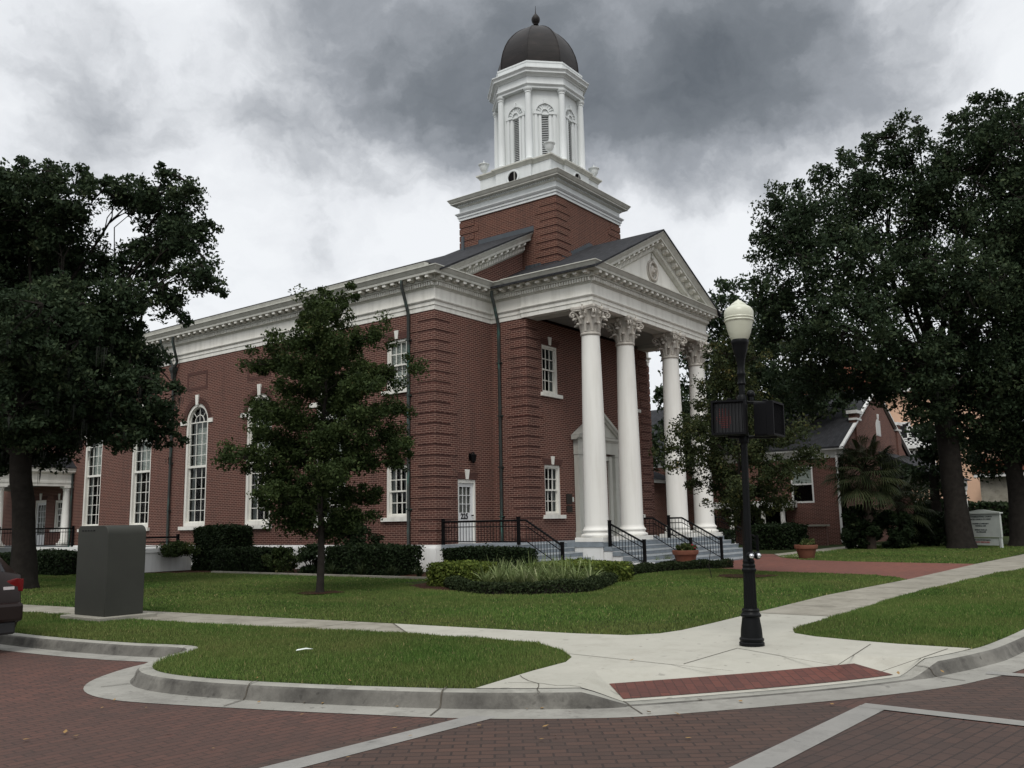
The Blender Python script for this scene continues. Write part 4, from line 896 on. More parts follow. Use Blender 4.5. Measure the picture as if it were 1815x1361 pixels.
def text_mesh(name, txt, size, mat, parent, mw, ext=.003, align='CENTER', bold=0, sx=1):
    c = bpy.data.curves.new(name, 'FONT'); c.body = txt; c.size = size; c.extrude = ext; c.align_x = align; c.align_y = 'CENTER'; c.offset = bold
    ob = bpy.data.objects.new(name, c); COL.objects.link(ob); dg = bpy.context.evaluated_depsgraph_get(); me = bpy.data.meshes.new_from_object(ob.evaluated_get(dg))
    bpy.data.objects.remove(ob); bpy.data.curves.remove(c); me.materials.clear(); me.materials.append(MT[mat])
    off = gloc(parent)
    for v in me.vertices: p = mw @ Vector((v.co.x * sx, v.co.y, v.co.z)); v.co = p - off
    o = bpy.data.objects.new(name, me); COL.objects.link(o); o.parent = parent; return o
dr = glazed_door(onY(0), 1.18, 2.18, 2.25, CH, zg=1.08)
MFY = Matrix(((1, 0, 0, 0), (0, 0, -1, 0), (0, 1, 0, 0), (0, 0, 0, 1)))    # text facing -Y
text_mesh('house_number', '225', .27, 'number_black', dr, Matrix.Translation((1.62, .082, .945)) @ MFY, bold=.010)
dp_ = glazed_door(onX(0), -28.65, -27.45, 2.35, CH, 3, 5, .55, 'porch_door')
# wall lantern over the side door
f = MB().box(1.80, -.02, 2.95, 1.94, 0, 3.20).build('wall_lantern', 'cast_iron', CH)
m = MB().lathe([(0, .02), (.04, .06), (.06, .085), (.26, .11), (.28, .13), (.34, .06), (.38, .02), (.42, .012)], (1.87, -.16, 2.83), 6); m.tube([(1.87, -.02, 3.1), (1.87, -.1, 3.24), (1.87, -.16, 3.22)], .014, 6); m.build('lamp_housing', 'cast_iron', f)
# main entrance: pilasters, entablature and pediment
ent = MB().box(XM - 1.12, PY - .08, 3.12, XM + 1.12, PY + .02, 3.30).build('entrance_surround', 'trim_cream_shaded', CH)
for s_ in (-1, 1):
    m = MB(); m.box(XM + s_ * .90, PY - .10, 0, XM + s_ * 1.10, PY + .05, 3.30); m.box(XM + s_ * 1.12, PY - .06, 0, XM + s_ * 1.22, PY + .02, 3.30); m.box(XM + s_ * 1.20, PY - .20, 0, XM + s_ * 1.58, PY + .02, 3.28)
    m.box(XM + s_ * 1.16, PY - .24, 0, XM + s_ * 1.62, PY + .02, .30); m.box(XM + s_ * 1.17, PY - .23, 3.28, XM + s_ * 1.61, PY + .02, 3.38); m.build('pilaster', 'trim_cream_shaded', ent)
MB().box(XM - 1.60, PY - .21, 3.381, XM + 1.60, PY + .02, 3.85).build('frieze', 'trim_cream_shaded', ent)
m = MB(); P_ = [(XM - 1.60, PY), (XM - 1.60, PY - .20), (XM + 1.60, PY - .20), (XM + 1.60, PY)]
m.sweep(P_, [(-.15, 3.849), (.03, 3.849), (.06, 3.90), (.14, 3.92), (.16, 4.0), (.19, 4.03), (-.15, 4.05)])
zd = lambda x: 4.02 + .60 * (x - (XM - 1.78))
rake(PY - .22, XM - 1.78, zd, m, prof=[(-.2, .17), (.04, .17), (.08, .12), (.15, .10), (.18, .02), (.18, 0), (-.2, 0)]); m.build('pediment_moulding', 'trim_cream_shaded', ent)
MB().prism([(XM - 1.55, 4.03), (XM + 1.55, 4.03), (XM, zd(XM) - .1)], PY - .18, PY + .0, 'y').build('pediment', 'trim_cream_shaded', ent)
m = MB(onY(PY)); plate(m, rect(6.95, 0, 8.69, 3.1), [rect(7.03, .0, 7.80, 3.02), rect(7.84, 0, 8.61, 3.02)], .1, -.16); m.build('door_frame', 'white_paint', ent)
for (a, b, h) in ((7.03, 7.80, 7.72), (7.84, 8.61, 7.92)):
    m = MB(onY(PY)); plate(m, rect(a, .01, b, 3.02), [rect(a + .1, .15, b - .1, .9), rect(a + .1, 1.0, b - .1, 2.1), rect(a + .1, 2.2, b - .1, 2.9)], .05, -.2); m.box(a + .09, .14, -.235, b - .09, 2.91, -.225)
    l = m.build('entrance_door', 'soffit_grey', ent); m = MB(onY(PY)); m.ball((h, 1.02, -.17), .035, 8, 6); m.build('handle', 'bronze', l)
for (za, zb_) in ((1.36, 1.74), (1.05, 1.29)):
    o = MB().box(5.60, PY - .035, za, 5.98, PY, zb_).build('plaque', 'bronze', CH, bevel=.006)
MB().box(6.02, PY - .02, 1.45, 6.12, PY, 1.62).build('notice', 'blind', CH)
# security camera under the right column
# downspouts
def straps(m, x, y, zs, w, ax):
    for z in zs:
        if ax == 'x': m.box(x - .075, y - w, z, x + .09, y + w, z + .05)
        else: m.box(x - w, y - .09, z, x + w, y + .075, z + .05)
def spout(pts, name='downspout', st=None, r=.062):
    o = MB().tube(pts, r, 10).build(name, 'copper_patina', CH, sm=50)
    if st: m = MB(); straps(m, *st); m.build('strap', 'copper_patina', o)
spout([(-.45, 1.17, 9.34), (-.45, 1.17, 9.16), (-.13, 1.17, 8.28), (-.10, 1.17, 8.05), (-.10, 1.17, 0.0), (-.22, 1.17, -.2)], st=(-.09, 1.17, (1.2, 3.2, 5.2, 7.2), .085, 'x'))
spout([(PX0 - .47, -.42, 9.34), (PX0 - .47, -.42, 9.16), (PX0 - .17, -.42, 8.30), (PX0 - .10, -.42, 8.05), (PX0 - .10, -.42, 0.0)], st=(PX0 - .09, -.42, (.9, 2.7, 4.6, 6.6), .085, 'x'))
spout([(-.45, 16.55, 9.34), (-.45, 16.55, 9.1), (-.15, 16.10, 8.25), (-.12, 15.95, 7.98)]); spout([(-.45, 15.55, 9.34), (-.45, 15.55, 9.1), (-.15, 15.62, 8.25), (-.12, 15.85, 7.98)])
o = MB().lathe([(0, .09), (.25, .12), (.40, .19), (.52, .20), (.55, .17)], (-.13, 15.92, 7.48), 4, rad(45)).build('rain_head', 'copper_patina', CH)
spout([(-.10, 15.92, 7.5), (-.10, 15.92, 0), (-.2, 15.92, -.3)], st=(-.09, 15.92, (1.5, 3.6, 5.8), .085, 'x'))

# ---------------------------------------------------------------- portico columns
def column(x, y):
    C_ = thing('column', None, None, (0, 0, 0)); C_.parent = CH; C_.location = (x, y, -GZ)
    MB().box(x - .55, y - .55, 0.0, x + .55, y + .55, .145).build('plinth_block', 'column_paint', C_, bevel=.008)
    sh = [(.145, .53), (.16, .55), (.20, .56), (.24, .545), (.255, .50), (.27, .475), (.32, .465), (.335, .475), (.36, .50), (.39, .50), (.42, .47), (.44, .45), (.50, .42), (.56, .412), (2.5, .405), (4.6, .375), (6.2, .345), (7.14, .322), (7.18, .325)]
    MB().lathe([(z, r) for z, r in sh], (x, y, 0), 40).build('shaft', 'column_paint', C_, sm=50)
    m = MB(); m.lathe([(7.16, .33), (7.19, .36), (7.23, .365), (7.27, .35), (7.28, .325), (7.5, .33), (7.75, .35), (7.95, .39), (8.04, .45), (8.06, .45)], (x, y, 0), 32)
    # two ranks of acanthus leaves
    def leaf(a, z0, h, w, r0, out):
        n = 9; vs = []
        for i in range(n + 1):
            t = i / n
            if t < .72: rr = r0 + .05 * t + out * .25 * t * t; z = z0 + h * (t / .72) * .93
            else: u = (t - .72) / .28 * math.pi * 1.15; rr = r0 + .05 * t + out * .16 + out * .5 * (1 - math.cos(u)) * .8; z = z0 + h * .93 + h * .13 * math.sin(u) 
            ww = w * (1 - .35 * abs(2 * t - .9)) * (.75 if i % 2 else 1.0)
            for s_ in (-1, -.35, .35, 1):
                aa = a + s_ * ww / max(rr, .2); q = rr - (.03 if abs(s_) == 1 else -.012); vs.append((x + q * math.cos(aa), y + q * math.sin(aa), z))
        for i in range(n + 1):      # back faces for thickness
            for j in range(4): p = vs[i * 4 + j]; vs.append((p[0] - .02 * math.cos(a), p[1] - .02 * math.sin(a), p[2] - .012))
        K = (n + 1) * 4; fs = []
        for b in (0, K): fs += [(b + i * 4 + j, b + i * 4 + j + 1, b + (i + 1) * 4 + j + 1, b + (i + 1) * 4 + j) for i in range(n) for j in range(3)]
        fs += [(i * 4 + j, (i + 1) * 4 + j, K + (i + 1) * 4 + j, K + i * 4 + j) for i in range(n) for j in (0, 3)] + [(n * 4 + j, n * 4 + j + 1, K + n * 4 + j + 1, K + n * 4 + j) for j in range(3)]
        m.add(vs, fs)
        zt = z0 + h * .93; ro = r0 + out * .72; m.ball((x + ro * math.cos(a), y + ro * math.sin(a), zt + .01), .062, 8, 5, (1.35 if abs(math.sin(a)) > .7 else .9, 1.35 if abs(math.cos(a)) > .7 else .9, .62))
    for k in range(8): leaf(k * math.pi / 4 + .39, 7.28, .30, .115, .335, .21)
    for k in range(8): leaf(k * math.pi / 4, 7.30, .50, .12, .345, .27)
    # volutes at the four corners and scrolls in the middle of the sides
    def scroll(a, rb, zb, rt, zt, turns, R, th):
        pts = []; rs = []
        for i in range(6): t = i / 6; pts.append((rb + (rt - R - rb) * t ** 1.5, zb + (zt - zb) * (1 - (1 - t) ** 1.8))); rs.append(th)
        q = 14
        for i in range(q + 1):
            u = math.pi / 2 - 2 * math.pi * turns * i / q; rr = R * (1 - .8 * i / q); pts.append((rt - R + .0 + rr * math.cos(u) + 0, zt - R + rr * math.sin(u))); rs.append(th * (1 - .4 * i / q))
        m.tube([(x + r_ * math.cos(a), y + r_ * math.sin(a), z_) for r_, z_ in pts], rs, 6)
        m.ball((x + (rt - R) * math.cos(a), y + (rt - R) * math.sin(a), zt - R), .04, 8, 6)
    for k in range(4):
        a = math.pi / 4 + k * math.pi / 2
        for da in (-.06, .06): scroll(a + da, .36, 7.62, .74, 8.02, 1.2, .105, .028)
        a = k * math.pi / 2
        for da in (-.2, .2): scroll(a + da, .36, 7.66, .53, 7.99, 1.1, .06, .02)
        m.ball((x + .50 * math.cos(a), y + .50 * math.sin(a), 8.11), .075, 10, 6, (1, 1, 1.25)); m.ball((x + .50 * math.cos(a), y + .50 * math.sin(a), 8.23), .035, 8, 5)
    # concave abacus
    q = 9; ab = []
    for k in range(4):
        c0 = Vector((math.cos(math.pi / 4 + k * math.pi / 2), math.sin(math.pi / 4 + k * math.pi / 2))) * .80; c1 = Vector((math.cos(math.pi / 4 + (k + 1) * math.pi / 2), math.sin(math.pi / 4 + (k + 1) * math.pi / 2))) * .80
        md_ = (c0 + c1) * .5; 
        for i in range(1, q): t = i / q; p = c0.lerp(c1, t); p = p - md_.normalized() * .14 * math.sin(math.pi * t) ** .8; ab.append((x + p.x, y + p.y))
    m.prism(ab, 8.05, 8.11); m.prism([(x + (a - x) * 1.05, y + (b - y) * 1.05) for a, b in ab], 8.111, 8.197)
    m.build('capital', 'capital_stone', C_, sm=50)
    return C_
CXS = (3.55, 5.99, 9.65, 12.09); CYP = -4.22
c0 = column(CXS[0], CYP)
for xx in CXS[1:]: c = copy_tree(c0, CH); c.location = (xx, CYP, -GZ)
# ---------------------------------------------------------------- platform and steps
m = MB(); m.box(PX0 - .25, -4.80, -.165, PX1 + .25, PY + .06, -.004); m.build('portico_floor', 'step_blue', CH)
MB().box(PX0 - .22, -4.77, -.9, PX1 + .22, PY + .06, -.165).build('platform_base', 'stucco_white', CH)
m = MB(); m.box(.12, -3.35, -.165, PX0 - .26, -.145, -.004); m.build('landing', 'step_blue', CH)
MB().box(.15, -3.32, -.9, PX0 - .26, -.145, -.165).build('landing_base', 'stucco_white', CH)
st = MB(); no = MB(); sb = MB()
for k in range(1, 6):
    z = -.165 * k; y0, y1 = -4.80 - .31 * (k - 1) + .002 * 0, -4.80 - .31 * k; xa = PX0 - .15 + .0 + .16 * max(0, k - 1); xb = PX1 + .25
    xa = [3.02, 3.06, 3.20, 3.38, 3.62][k - 1]
    st.box(xa, y1, z - .165 + .03, xb, -4.79, z - .003 - .0); no.box(xa, y1 - .008, z - .028, xb, y1 + .03, z)
    sb.box(xa + .02 + k * .004, y1 + .012, -.9 + k * .004, xb - .02 - k * .004, -4.78 - k * .004, z - .14)
for k in range(1, 6):
    z = -.165 * k; y1 = -3.35 - .31 * k; xb = [2.98, 3.0, 3.0, 3.0, 3.0][k - 1]
    st.box(.30, y1, z - .165 + .03, xb, -3.34, z - .003); no.box(.30, y1 - .008, z - .028, xb, y1 + .03, z); sb.box(.32 + k * .004, y1 + .012, -.9 + k * .004, xb - .02 - k * .004, -3.33 - k * .004, z - .14)
no.box(PX0 - .25, -4.808, -.03, PX1 + .25, -4.77, .0); no.box(.12, -3.358, -.03, PX0 - .26, -3.32, 0)
s1 = sb.build('step_base', 'stucco_white', CH); s2 = st.build('steps', 'step_blue', CH); no.build('step_nosing', 'step_nosing', s2)
MB().box(3.05, -6.42, -.9, 3.55, -5.9, -.68).build('step_cheek', 'stucco_white', CH, bevel=.01)

# ---------------------------------------------------------------- side porch of the church
PRX, PR0, PR1 = -3.6, 24.75, 31.5
m = MB().box(PRX - .1, PR0 - .1, GZ, -.005, PR1, -.004); m.build('porch_floor', 'floor_grey', CH)
EPp = [(0, PR0), (PRX, PR0), (PRX, PR1), (0, PR1)]
EPp = EPp[::-1]
MB().sweep(EPp, [(-.3, 2.95), (.02, 2.95), (.02, 3.08), (.05, 3.10), (.05, 3.2), (.02, 3.22), (.02, 3.55), (.10, 3.58), (.22, 3.66), (.22, 3.74), (.28, 3.84), (-.3, 3.86)]).build('porch_entablature', 'white_paint', CH)
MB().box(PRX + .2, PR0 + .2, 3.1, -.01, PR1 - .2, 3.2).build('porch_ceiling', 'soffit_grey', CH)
m = MB(); m.add([(PRX - .3, PR0 - .3, 3.87), (.0, PR0 - .3, 3.87), (.0, PR0 + .6, 4.6), (PRX + .6, PR0 + .6, 4.6), (PRX + .6, PR1, 4.6), (0, PR1, 4.6), (PRX - .3, PR1 + .2, 3.87)], [(0, 1, 2, 3), (0, 3, 4, 6), (3, 2, 5, 4)]); m.build('porch_roof', 'roof_shingle', CH)
for (x, y) in ((PRX + .18, PR0 + .18), (PRX + .18, PR0 + 3.3), (PRX + .18, PR1 - .2), (-.2, PR0 + .18)):
    m = MB().box(x - .27, y - .27, 0, x + .27, y + .27, .13)
    m.lathe([(.13, .27), (.2, .27), (.24, .23), (.28, .24), (.34, .2), (1.5, .195), (2.72, .165), (2.76, .19), (2.8, .18), (2.85, .22), (2.87, .22)], (x, y, 0), 24); m.box(x - .24, y - .24, 2.87, x + .24, y + .24, 2.96)
    m.build('porch_column', 'column_paint', CH, sm=40)
spout([(-.10, PR0 - .12, 3.6), (-.10, PR0 - .12, -.6)], r=.05)
# ramp wall
m = MB().box(-6.2, 11.05, GZ, -2.05, 11.3, -.17); m.box(-2.3, 11.3, GZ, -2.05, 24.0, -.17)
rw = m.build('ramp_wall', 'stucco_white'); rw['label'] = 'low white stuccoed ramp wall with a flat coping, right of the utility cabinet'; rw['category'] = 'low wall'
m = MB().box(-6.25, 11.0, -.17, -2.0, 11.35, -.02); m.box(-2.35, 11.35, -.17, -2.0, 24.0, -.02)
o = m.build('coping', 'stucco_white', rw)

# ---------------------------------------------------------------- railings
def railing(name, label, path, posts, H=.76, group=None, x=None, loc=None, step=.125, mat='black_metal'):
    """path: list of 3D points along the foot of the railing; posts: indexes of the path that carry a post"""
    P = [Vector(p) for p in path]; base = P[0]
    R_ = thing(name, label, 'railing', tuple(base), group)
    for i in posts:
        p = P[i]; b = p.z if i < len(P) - 1 or True else p.z
        MB().box(p.x - .045, p.y - .045, p.z - .01, p.x + .045, p.y + .045, p.z + H + .09).box(p.x - .052, p.y - .052, p.z + H + .09, p.x + .052, p.y + .052, p.z + H + .115).build('post', mat, R_)
    up = lambda h: [p + Vector((0, 0, h)) for p in P]
    MB().tube(up(H), .034, 8).build('handrail', mat, R_, sm=40); MB().tube(up(H - .18), .017, 6).build('rail', mat, R_, sm=40); MB().tube(up(.10), .017, 6).build('rail', mat, R_, sm=40)
    for a, b in zip(P, P[1:]):
        l = (b - a).length; k = max(1, int(l / step))
        for i in range(1, k + (0 if b is P[-1] else 1)):
            q = a.lerp(b, i / k); MB().tube([q + Vector((0, 0, .1)), q + Vector((0, 0, H - .01))], .0105, 5, False).build('baluster', mat, R_)
    return R_
railing('stair_railing', 'black iron railing level past the side door then sloping down beside the left stairs', [(.18, -.18, 0), (.18, -3.38, 0), (.36, -3.55, 0), (.36, -4.92, -.80)], [0, 1, 3])
railing('stair_railing', 'black iron railing on the portico steps in front of the left columns', [(3.33, -4.86, -.16), (3.33, -6.15, -.80)], [0, 1])
railing('stair_railing', 'black iron railing rising behind the flower pot on the portico steps', [(6.6, -4.30, 0), (6.6, -4.75, 0), (6.6, -6.22, -.82)], [0, 2])
railing('stair_railing', 'black iron railing with a level start between the two right hand columns', [(9.0, -4.15, 0), (9.0, -4.72, 0), (9.0, -6.3, -.86)], [0, 2])
railing('stair_railing', 'black iron railing at the far right end of the portico steps', [(12.5, -4.5, 0), (12.5, -4.8, 0), (12.5, -6.3, -.86)], [0, 2])
railing('porch_railing', 'dark railing around the side porch behind the big left tree', [(-.1, 24.3, -.05), (-3.6, 24.3, -.05), (-5.6, 24.3, -.3)], [0, 1, 2], .9)
railing('porch_railing', 'thin handrail above the white ramp wall', [(-2.6, 11.18, -.03), (-4.2, 11.18, -.03), (-6.1, 11.18, -.03)], [0, 2], .42, step=9)

# ---------------------------------------------------------------- plants
def tube_np(mb, a, b, ra, rb, n=5, bend=0):
    a = Vector(a); b = Vector(b)
    if bend:
        md_ = (a + b) / 2 + Vector((random.uniform(-1, 1), random.uniform(-1, 1), random.uniform(-.2, 1))) * bend * (b - a).length
        mb.tube([a, md_, b], [ra, (ra + rb) / 2, rb], n, False)
    else: mb.tube([a, b], [ra, rb], n, False)
def tint_for(n, k=None, spread=.2, base=.45):
    t = base + rng.normal(0, spread, n)
    if k is not None: kk = rng.normal(0, .12, k.max() + 1); t = t + kk[k]
    return np.clip(t, 0, 1)
def hedge_box(name, label, cat, x0, y0, x1, y1, z0, z1, mat, n, size, jit=.05, rnd=.15, group=None, rot=0):
    T_ = thing(name, label, cat, ((x0 + x1) / 2, (y0 + y1) / 2, z0), group)
    # superellipsoid-like box surface points
    lx, ly, lz = x1 - x0, y1 - y0, z1 - z0; A = np.array([ly * lz, ly * lz, lx * lz, lx * lz, lx * ly * 1.2]); f = rng.choice(5, n, p=A / A.sum())
    u, v = rng.random(n), rng.random(n); P = np.zeros((n, 3))
    for i in range(5):
        s = f == i
        if i < 2: P[s] = np.stack([np.full(s.sum(), x0 if i == 0 else x1), y0 + u[s] * ly, z0 + v[s] * lz], 1)
        elif i < 4: P[s] = np.stack([x0 + u[s] * lx, np.full(s.sum(), y0 if i == 2 else y1), z0 + v[s] * lz], 1)
        else: P[s] = np.stack([x0 + u[s] * lx, y0 + v[s] * ly, np.full(s.sum(), z1)], 1)
    C = np.array([(x0 + x1) / 2, (y0 + y1) / 2, (z0 + z1) / 2]); Hh = np.array([lx, ly, lz]) / 2
    # round the corners
    q = (P - C) / Hh; r = np.abs(q); k_ = (np.sort(r, 1)[:, 1]); P = C + q * Hh * (1 - rnd * np.clip(k_ - .72, 0, 1) ** 1.0)[:, None]
    wob = .5 * np.sin(P[:, 0] * 4.1 + P[:, 2] * 3) + .5 * np.sin(P[:, 1] * 5.3 + P[:, 0] * 2)
    P += (P - C) / np.linalg.norm(P - C, axis=1)[:, None] * (rng.normal(0, jit, n) + wob * jit * .8)[:, None]
    V, F = leaves_np(P, size * rng.uniform(.7, 1.3, n), .2)
    mesh_np('foliage', V, F, mat, T_, tint_for(n))
    s = .86; MB().box(C[0] - Hh[0] * s, C[1] - Hh[1] * s, z0, C[0] + Hh[0] * s, C[1] + Hh[1] * s, C[2] + Hh[2] * s).build('dark_core', 'bark_dark', T_)  # one solid dark box inside the shell of leaves
    return T_
def shrub(name, label, cat, c, R, Hh, mat, n, size, ncl=26, z0=GZ, group=None, stem=True):
    T_ = thing(name, label, cat, (c[0], c[1], z0), group); C_ = []
    for i in range(ncl):
        a = random.uniform(0, 2 * math.pi); t = random.random() ** .6; zz = random.random(); rr = R * t * math.sqrt(max(.05, 1 - (zz * 2 - .9) ** 2 * .8))
        C_.append((c[0] + rr * math.cos(a), c[1] + rr * math.sin(a), z0 + .12 + zz * (Hh - .2)))
    P, k = clumps(C_, R * .36, n // ncl); P[:, 2] = np.maximum(P[:, 2], z0 + .02); V, F = leaves_np(P, size * rng.uniform(.7, 1.3, len(P)), .3)
    mesh_np('foliage', V, F, mat, T_, tint_for(len(P), k))
    mb = MB()
    for p in C_[::2]: tube_np(mb, (c[0], c[1], z0), p, .02, .006, 4, .15)
    mb.build('stems', 'bark_grey', T_); return T_
# hedges and shrubs along the long wall
hedge_box('clipped_hedge', 'tall narrow clipped dark hedge standing between two arched windows', 'hedge', -2.3, 8.6, -1.0, 10.6, GZ, .72, 'leaf_hedge', 15000, .055)
hedge_box('clipped_hedge', 'low dark hedge to the right of the tall clipped one', 'hedge', -2.7, 5.9, -1.2, 8.6, GZ, -.12, 'leaf_hedge', 12000, .055, .08)
hedge_box('clipped_hedge', 'broad dark hedge under the ground floor window near the corner', 'hedge', -2.5, -.35, -1.1, 2.7, GZ, -.02, 'leaf_hedge', 14000, .055, .07)
hedge_box('clipped_hedge', 'dark hedge behind the trunk of the big left tree', 'hedge', -6.6, 12.3, -5.2, 17.5, GZ, -.12, 'leaf_hedge', 12000, .06, .08)
shrub('shrub', 'loose dark shrub behind the trunk of the small tree', 'shrub', (-2.4, 3.5), .6, .95, 'leaf_hedge', 3600, .06)
shrub('shrub', 'open shrub with white wall showing through, left of the small tree', 'shrub', (-2.5, 5.0), .55, .9, 'leaf_young', 2500, .055)
shrub('shrub', 'tall dark shrub between small tree and corner window', 'shrub', (-1.2, 2.75), .85, 1.9, 'leaf_hedge', 7000, .06)
shrub('shrub', 'small spreading shrub against the white ramp wall', 'shrub', (-3.0, 10.55), .75, .55, 'leaf_young', 2600, .055, z0=-.35)
for (x, y, r, h) in ((-2.8, 7.4, .3, .35), (-2.9, 1.8, .35, .4), (-2.85, .4, .35, .38), (-2.8, -1.2, .4, .45), (-2.9, 3.2, .3, .35)):
    pass
def spiky(name, label, cat, centres, nb, L_, mat, w=.011, group=None, h=.9):
    T_ = thing(name, label, cat, (sum(c[0] for c in centres) / len(centres), sum(c[1] for c in centres) / len(centres), GZ), group)
    Vs = []; Fs = []; tt = []; b = 0
    for (cx, cy, s) in centres:
        for i in range(nb):
            a = rng.uniform(0, 2 * np.pi); l = L_ * s * rng.uniform(.6, 1.15); le = rng.uniform(.15, 1.0); r0 = rng.uniform(0, .06) * s; q = 5
            dx, dy = math.cos(a), math.sin(a); px_, py_ = -dy, dx
            for j in range(q + 1):
                t = j / q; hor = r0 + l * le * t ** 1.5 * .8; z = GZ + l * h * (t - .55 * le * t * t); ww = w * (1 - t * .85) * (.6 + .8 * min(1, t * 4))
                Vs += [(cx + dx * hor - px_ * ww, cy + dy * hor - py_ * ww, z), (cx + dx * hor + px_ * ww, cy + dy * hor + py_ * ww, z)]
            Fs += [(b + 2 * j, b + 2 * j + 1, b + 2 * j + 3, b + 2 * j + 2) for j in range(q)]; tt += [min(1, max(0, rng.normal(.5, .25)))] * q; b += 2 * (q + 1)
    mesh_np('blades', np.array(Vs), np.array(Fs), mat, T_, np.array(tt)); return T_
for i, (x, y) in enumerate(((-2.9, 1.9), (-2.85, .6), (-2.9, -.8), (-2.85, -1.9))):
    spiky('grass_tuft', 'dark grassy tuft in the mulch in front of the corner hedge', 'ornamental grass', [(x, y, 1), (x + .3, y + .3, .8)], 90, .5, 'leaf_border', group='dark tufts in front of the corner hedge')
# bed in front of the portico
hedge_box('clipped_hedge', 'dark clipped hedge in front of the left stair railing', 'hedge', -2.6, -5.6, -1.9, -2.6, GZ, -.06, 'leaf_hedge', 15000, .045)
T_ = hedge_box('clipped_hedge', 'bright yellow green hedge at the left end of the planting bed', 'hedge', -5.35, -5.9, -4.2, -4.6, GZ, -.36, 'leaf_goldhedge', 11000, .05, .05)
T_ = hedge_box('clipped_hedge', 'bright yellow green hedge at the right end of the bed below the first column', 'hedge', -3.4, -8.4, -1.5, -6.2, GZ, -.42, 'leaf_goldhedge', 14000, .05, .05)
spiky('striped_grass', 'mass of arching pale striped leaves in the middle of the planting bed', 'ornamental grass', [(at(862 + 23 * i + (j % 2) * 10, 1044 - j * 9).x, at(862 + 23 * i + (j % 2) * 10, 1044 - j * 9).y, random.uniform(.85, 1.2)) for i in range(9) for j in range(3)], 80, .78, 'leaf_spiky', .014)
spiky('striped_grass', 'small tuft of pale grass left of the flower pot', 'ornamental grass', [(at(1180, 1003).x, at(1180, 1003).y, .9), (at(1165, 1005).x, at(1165, 1005).y, .7)], 110, .6, 'leaf_spiky', .010)
shrub('shrub', 'low dark green plant at the foot of the portico stair post', 'shrub', (at(1128, 1008).x, at(1128, 1008).y), .28, .3, 'leaf_border', 1400, .04)
# low winding border hedge
bp = [at(x, y) for x, y in ((790, 1033), (806, 1043), (835, 1050), (880, 1053), (960, 1053), (1030, 1050), (1062, 1042), (1088, 1030), (1115, 1020), (1160, 1014), (1220, 1010), (1295, 1006))]
bpc = catmull([(p.x, p.y) for p in bp], 8)
T_ = thing('border_hedge', 'low winding dark border hedge edging the planting bed', 'hedge', (bpc[0][0], bpc[0][1], GZ))
n = 26000; k = rng.integers(0, len(bpc) - 1, n); 
sl_ = np.array([math.dist(bpc[i], bpc[i + 1]) for i in range(len(bpc) - 1)]); k = rng.choice(len(sl_), n, p=sl_ / sl_.sum())
B_ = np.array(bpc); t = rng.random(n)[:, None]; base_ = B_[k] * (1 - t) + B_[k + 1] * t; d = B_[k + 1] - B_[k]; d /= np.linalg.norm(d, axis=1)[:, None]; nn = np.stack([-d[:, 1], d[:, 0]], 1)
an = rng.uniform(0, np.pi, n); hw, hh = .17, .24
cx_, cz_ = np.sign(np.cos(an)) * np.abs(np.cos(an)) ** .6 * hw, np.abs(np.sin(an)) ** .6 * hh
cz_ = cz_ * (1 + .12 * np.sin(base_[:, 0] * 5)) + rng.normal(0, .015, n)
P = np.concatenate([base_ + nn * (cx_ + rng.normal(0, .015, n))[:, None], (GZ + .02 + cz_)[:, None]], 1)
V, F = leaves_np(P, .036 * rng.uniform(.7, 1.3, n), .2); mesh_np('foliage', V, F, 'leaf_border', T_, tint_for(n))
MB().sweep(bpc, [(-.13, GZ), (-.13, GZ + .18), (.13, GZ + .18), (.13, GZ)]).build('dark_core', 'bark_dark', T_)  # solid dark core running under the leaves of the border
# dead stem / garden stake
p = at(1262, 1025); T_ = MB().tube([p, p + Vector((.05, .1, .35)), p + Vector((.12, .05, .75)), p + Vector((.2, .1, 1.0)), p + Vector((.26, .05, 1.3))], [.012, .01, .008, .006, .003], 5).build('bare_stem', 'bark_dark'); tag(T_, 'bare dark stem leaning out of the lawn in front of the flower pot', 'dead plant')
# flower pots
def pot(name, label, c, s, flowers=True, mat='terracotta'):
    T_ = thing(name, label, 'flower pot', (c.x, c.y, c.z))
    MB().lathe([(0, .27 * s), (.02, .28 * s), (.38 * s, .385 * s), (.385 * s, .43 * s), (.50 * s, .45 * s), (.53 * s, .44 * s), (.53 * s, .39 * s), (.48 * s, .375 * s), (.47 * s, .37 * s)], tuple(c), 36).build('pot', mat, T_, sm=40)
    MB().lathe([(.46 * s, .36 * s), (.465 * s, .36 * s)], tuple(c), 24).build('soil', 'potting_soil', T_)
    C_ = [(c.x + random.uniform(-.28, .28) * s, c.y + random.uniform(-.28, .28) * s, c.z + random.uniform(.5, .72) * s) for i in range(16)]
    P, k = clumps(C_, .10, 60); V, F = leaves_np(P, .055, .5); mesh_np('foliage', V, F, 'leaf_young', T_, tint_for(len(P), k, .2, .7))
    if flowers:
        C_ = [(c.x + random.uniform(.0, .33) * s, c.y - random.uniform(.05, .33) * s, c.z + random.uniform(.56, .74) * s) for i in range(6)]; P, k = clumps(C_, .045, 26); V, F = leaves_np(P, .035, .3, 1.1); mesh_np('flowers', V, F, 'petal', T_, tint_for(len(P)))
    return T_
pot('flower_pot', 'wide terracotta pot with green plants and pink flowers before the portico steps', at(1216, 1003), 1.02)
pot('flower_pot', 'terracotta pot on the far side of the brick paving beside the lamp post', at(1430, 990), 1.0, False)

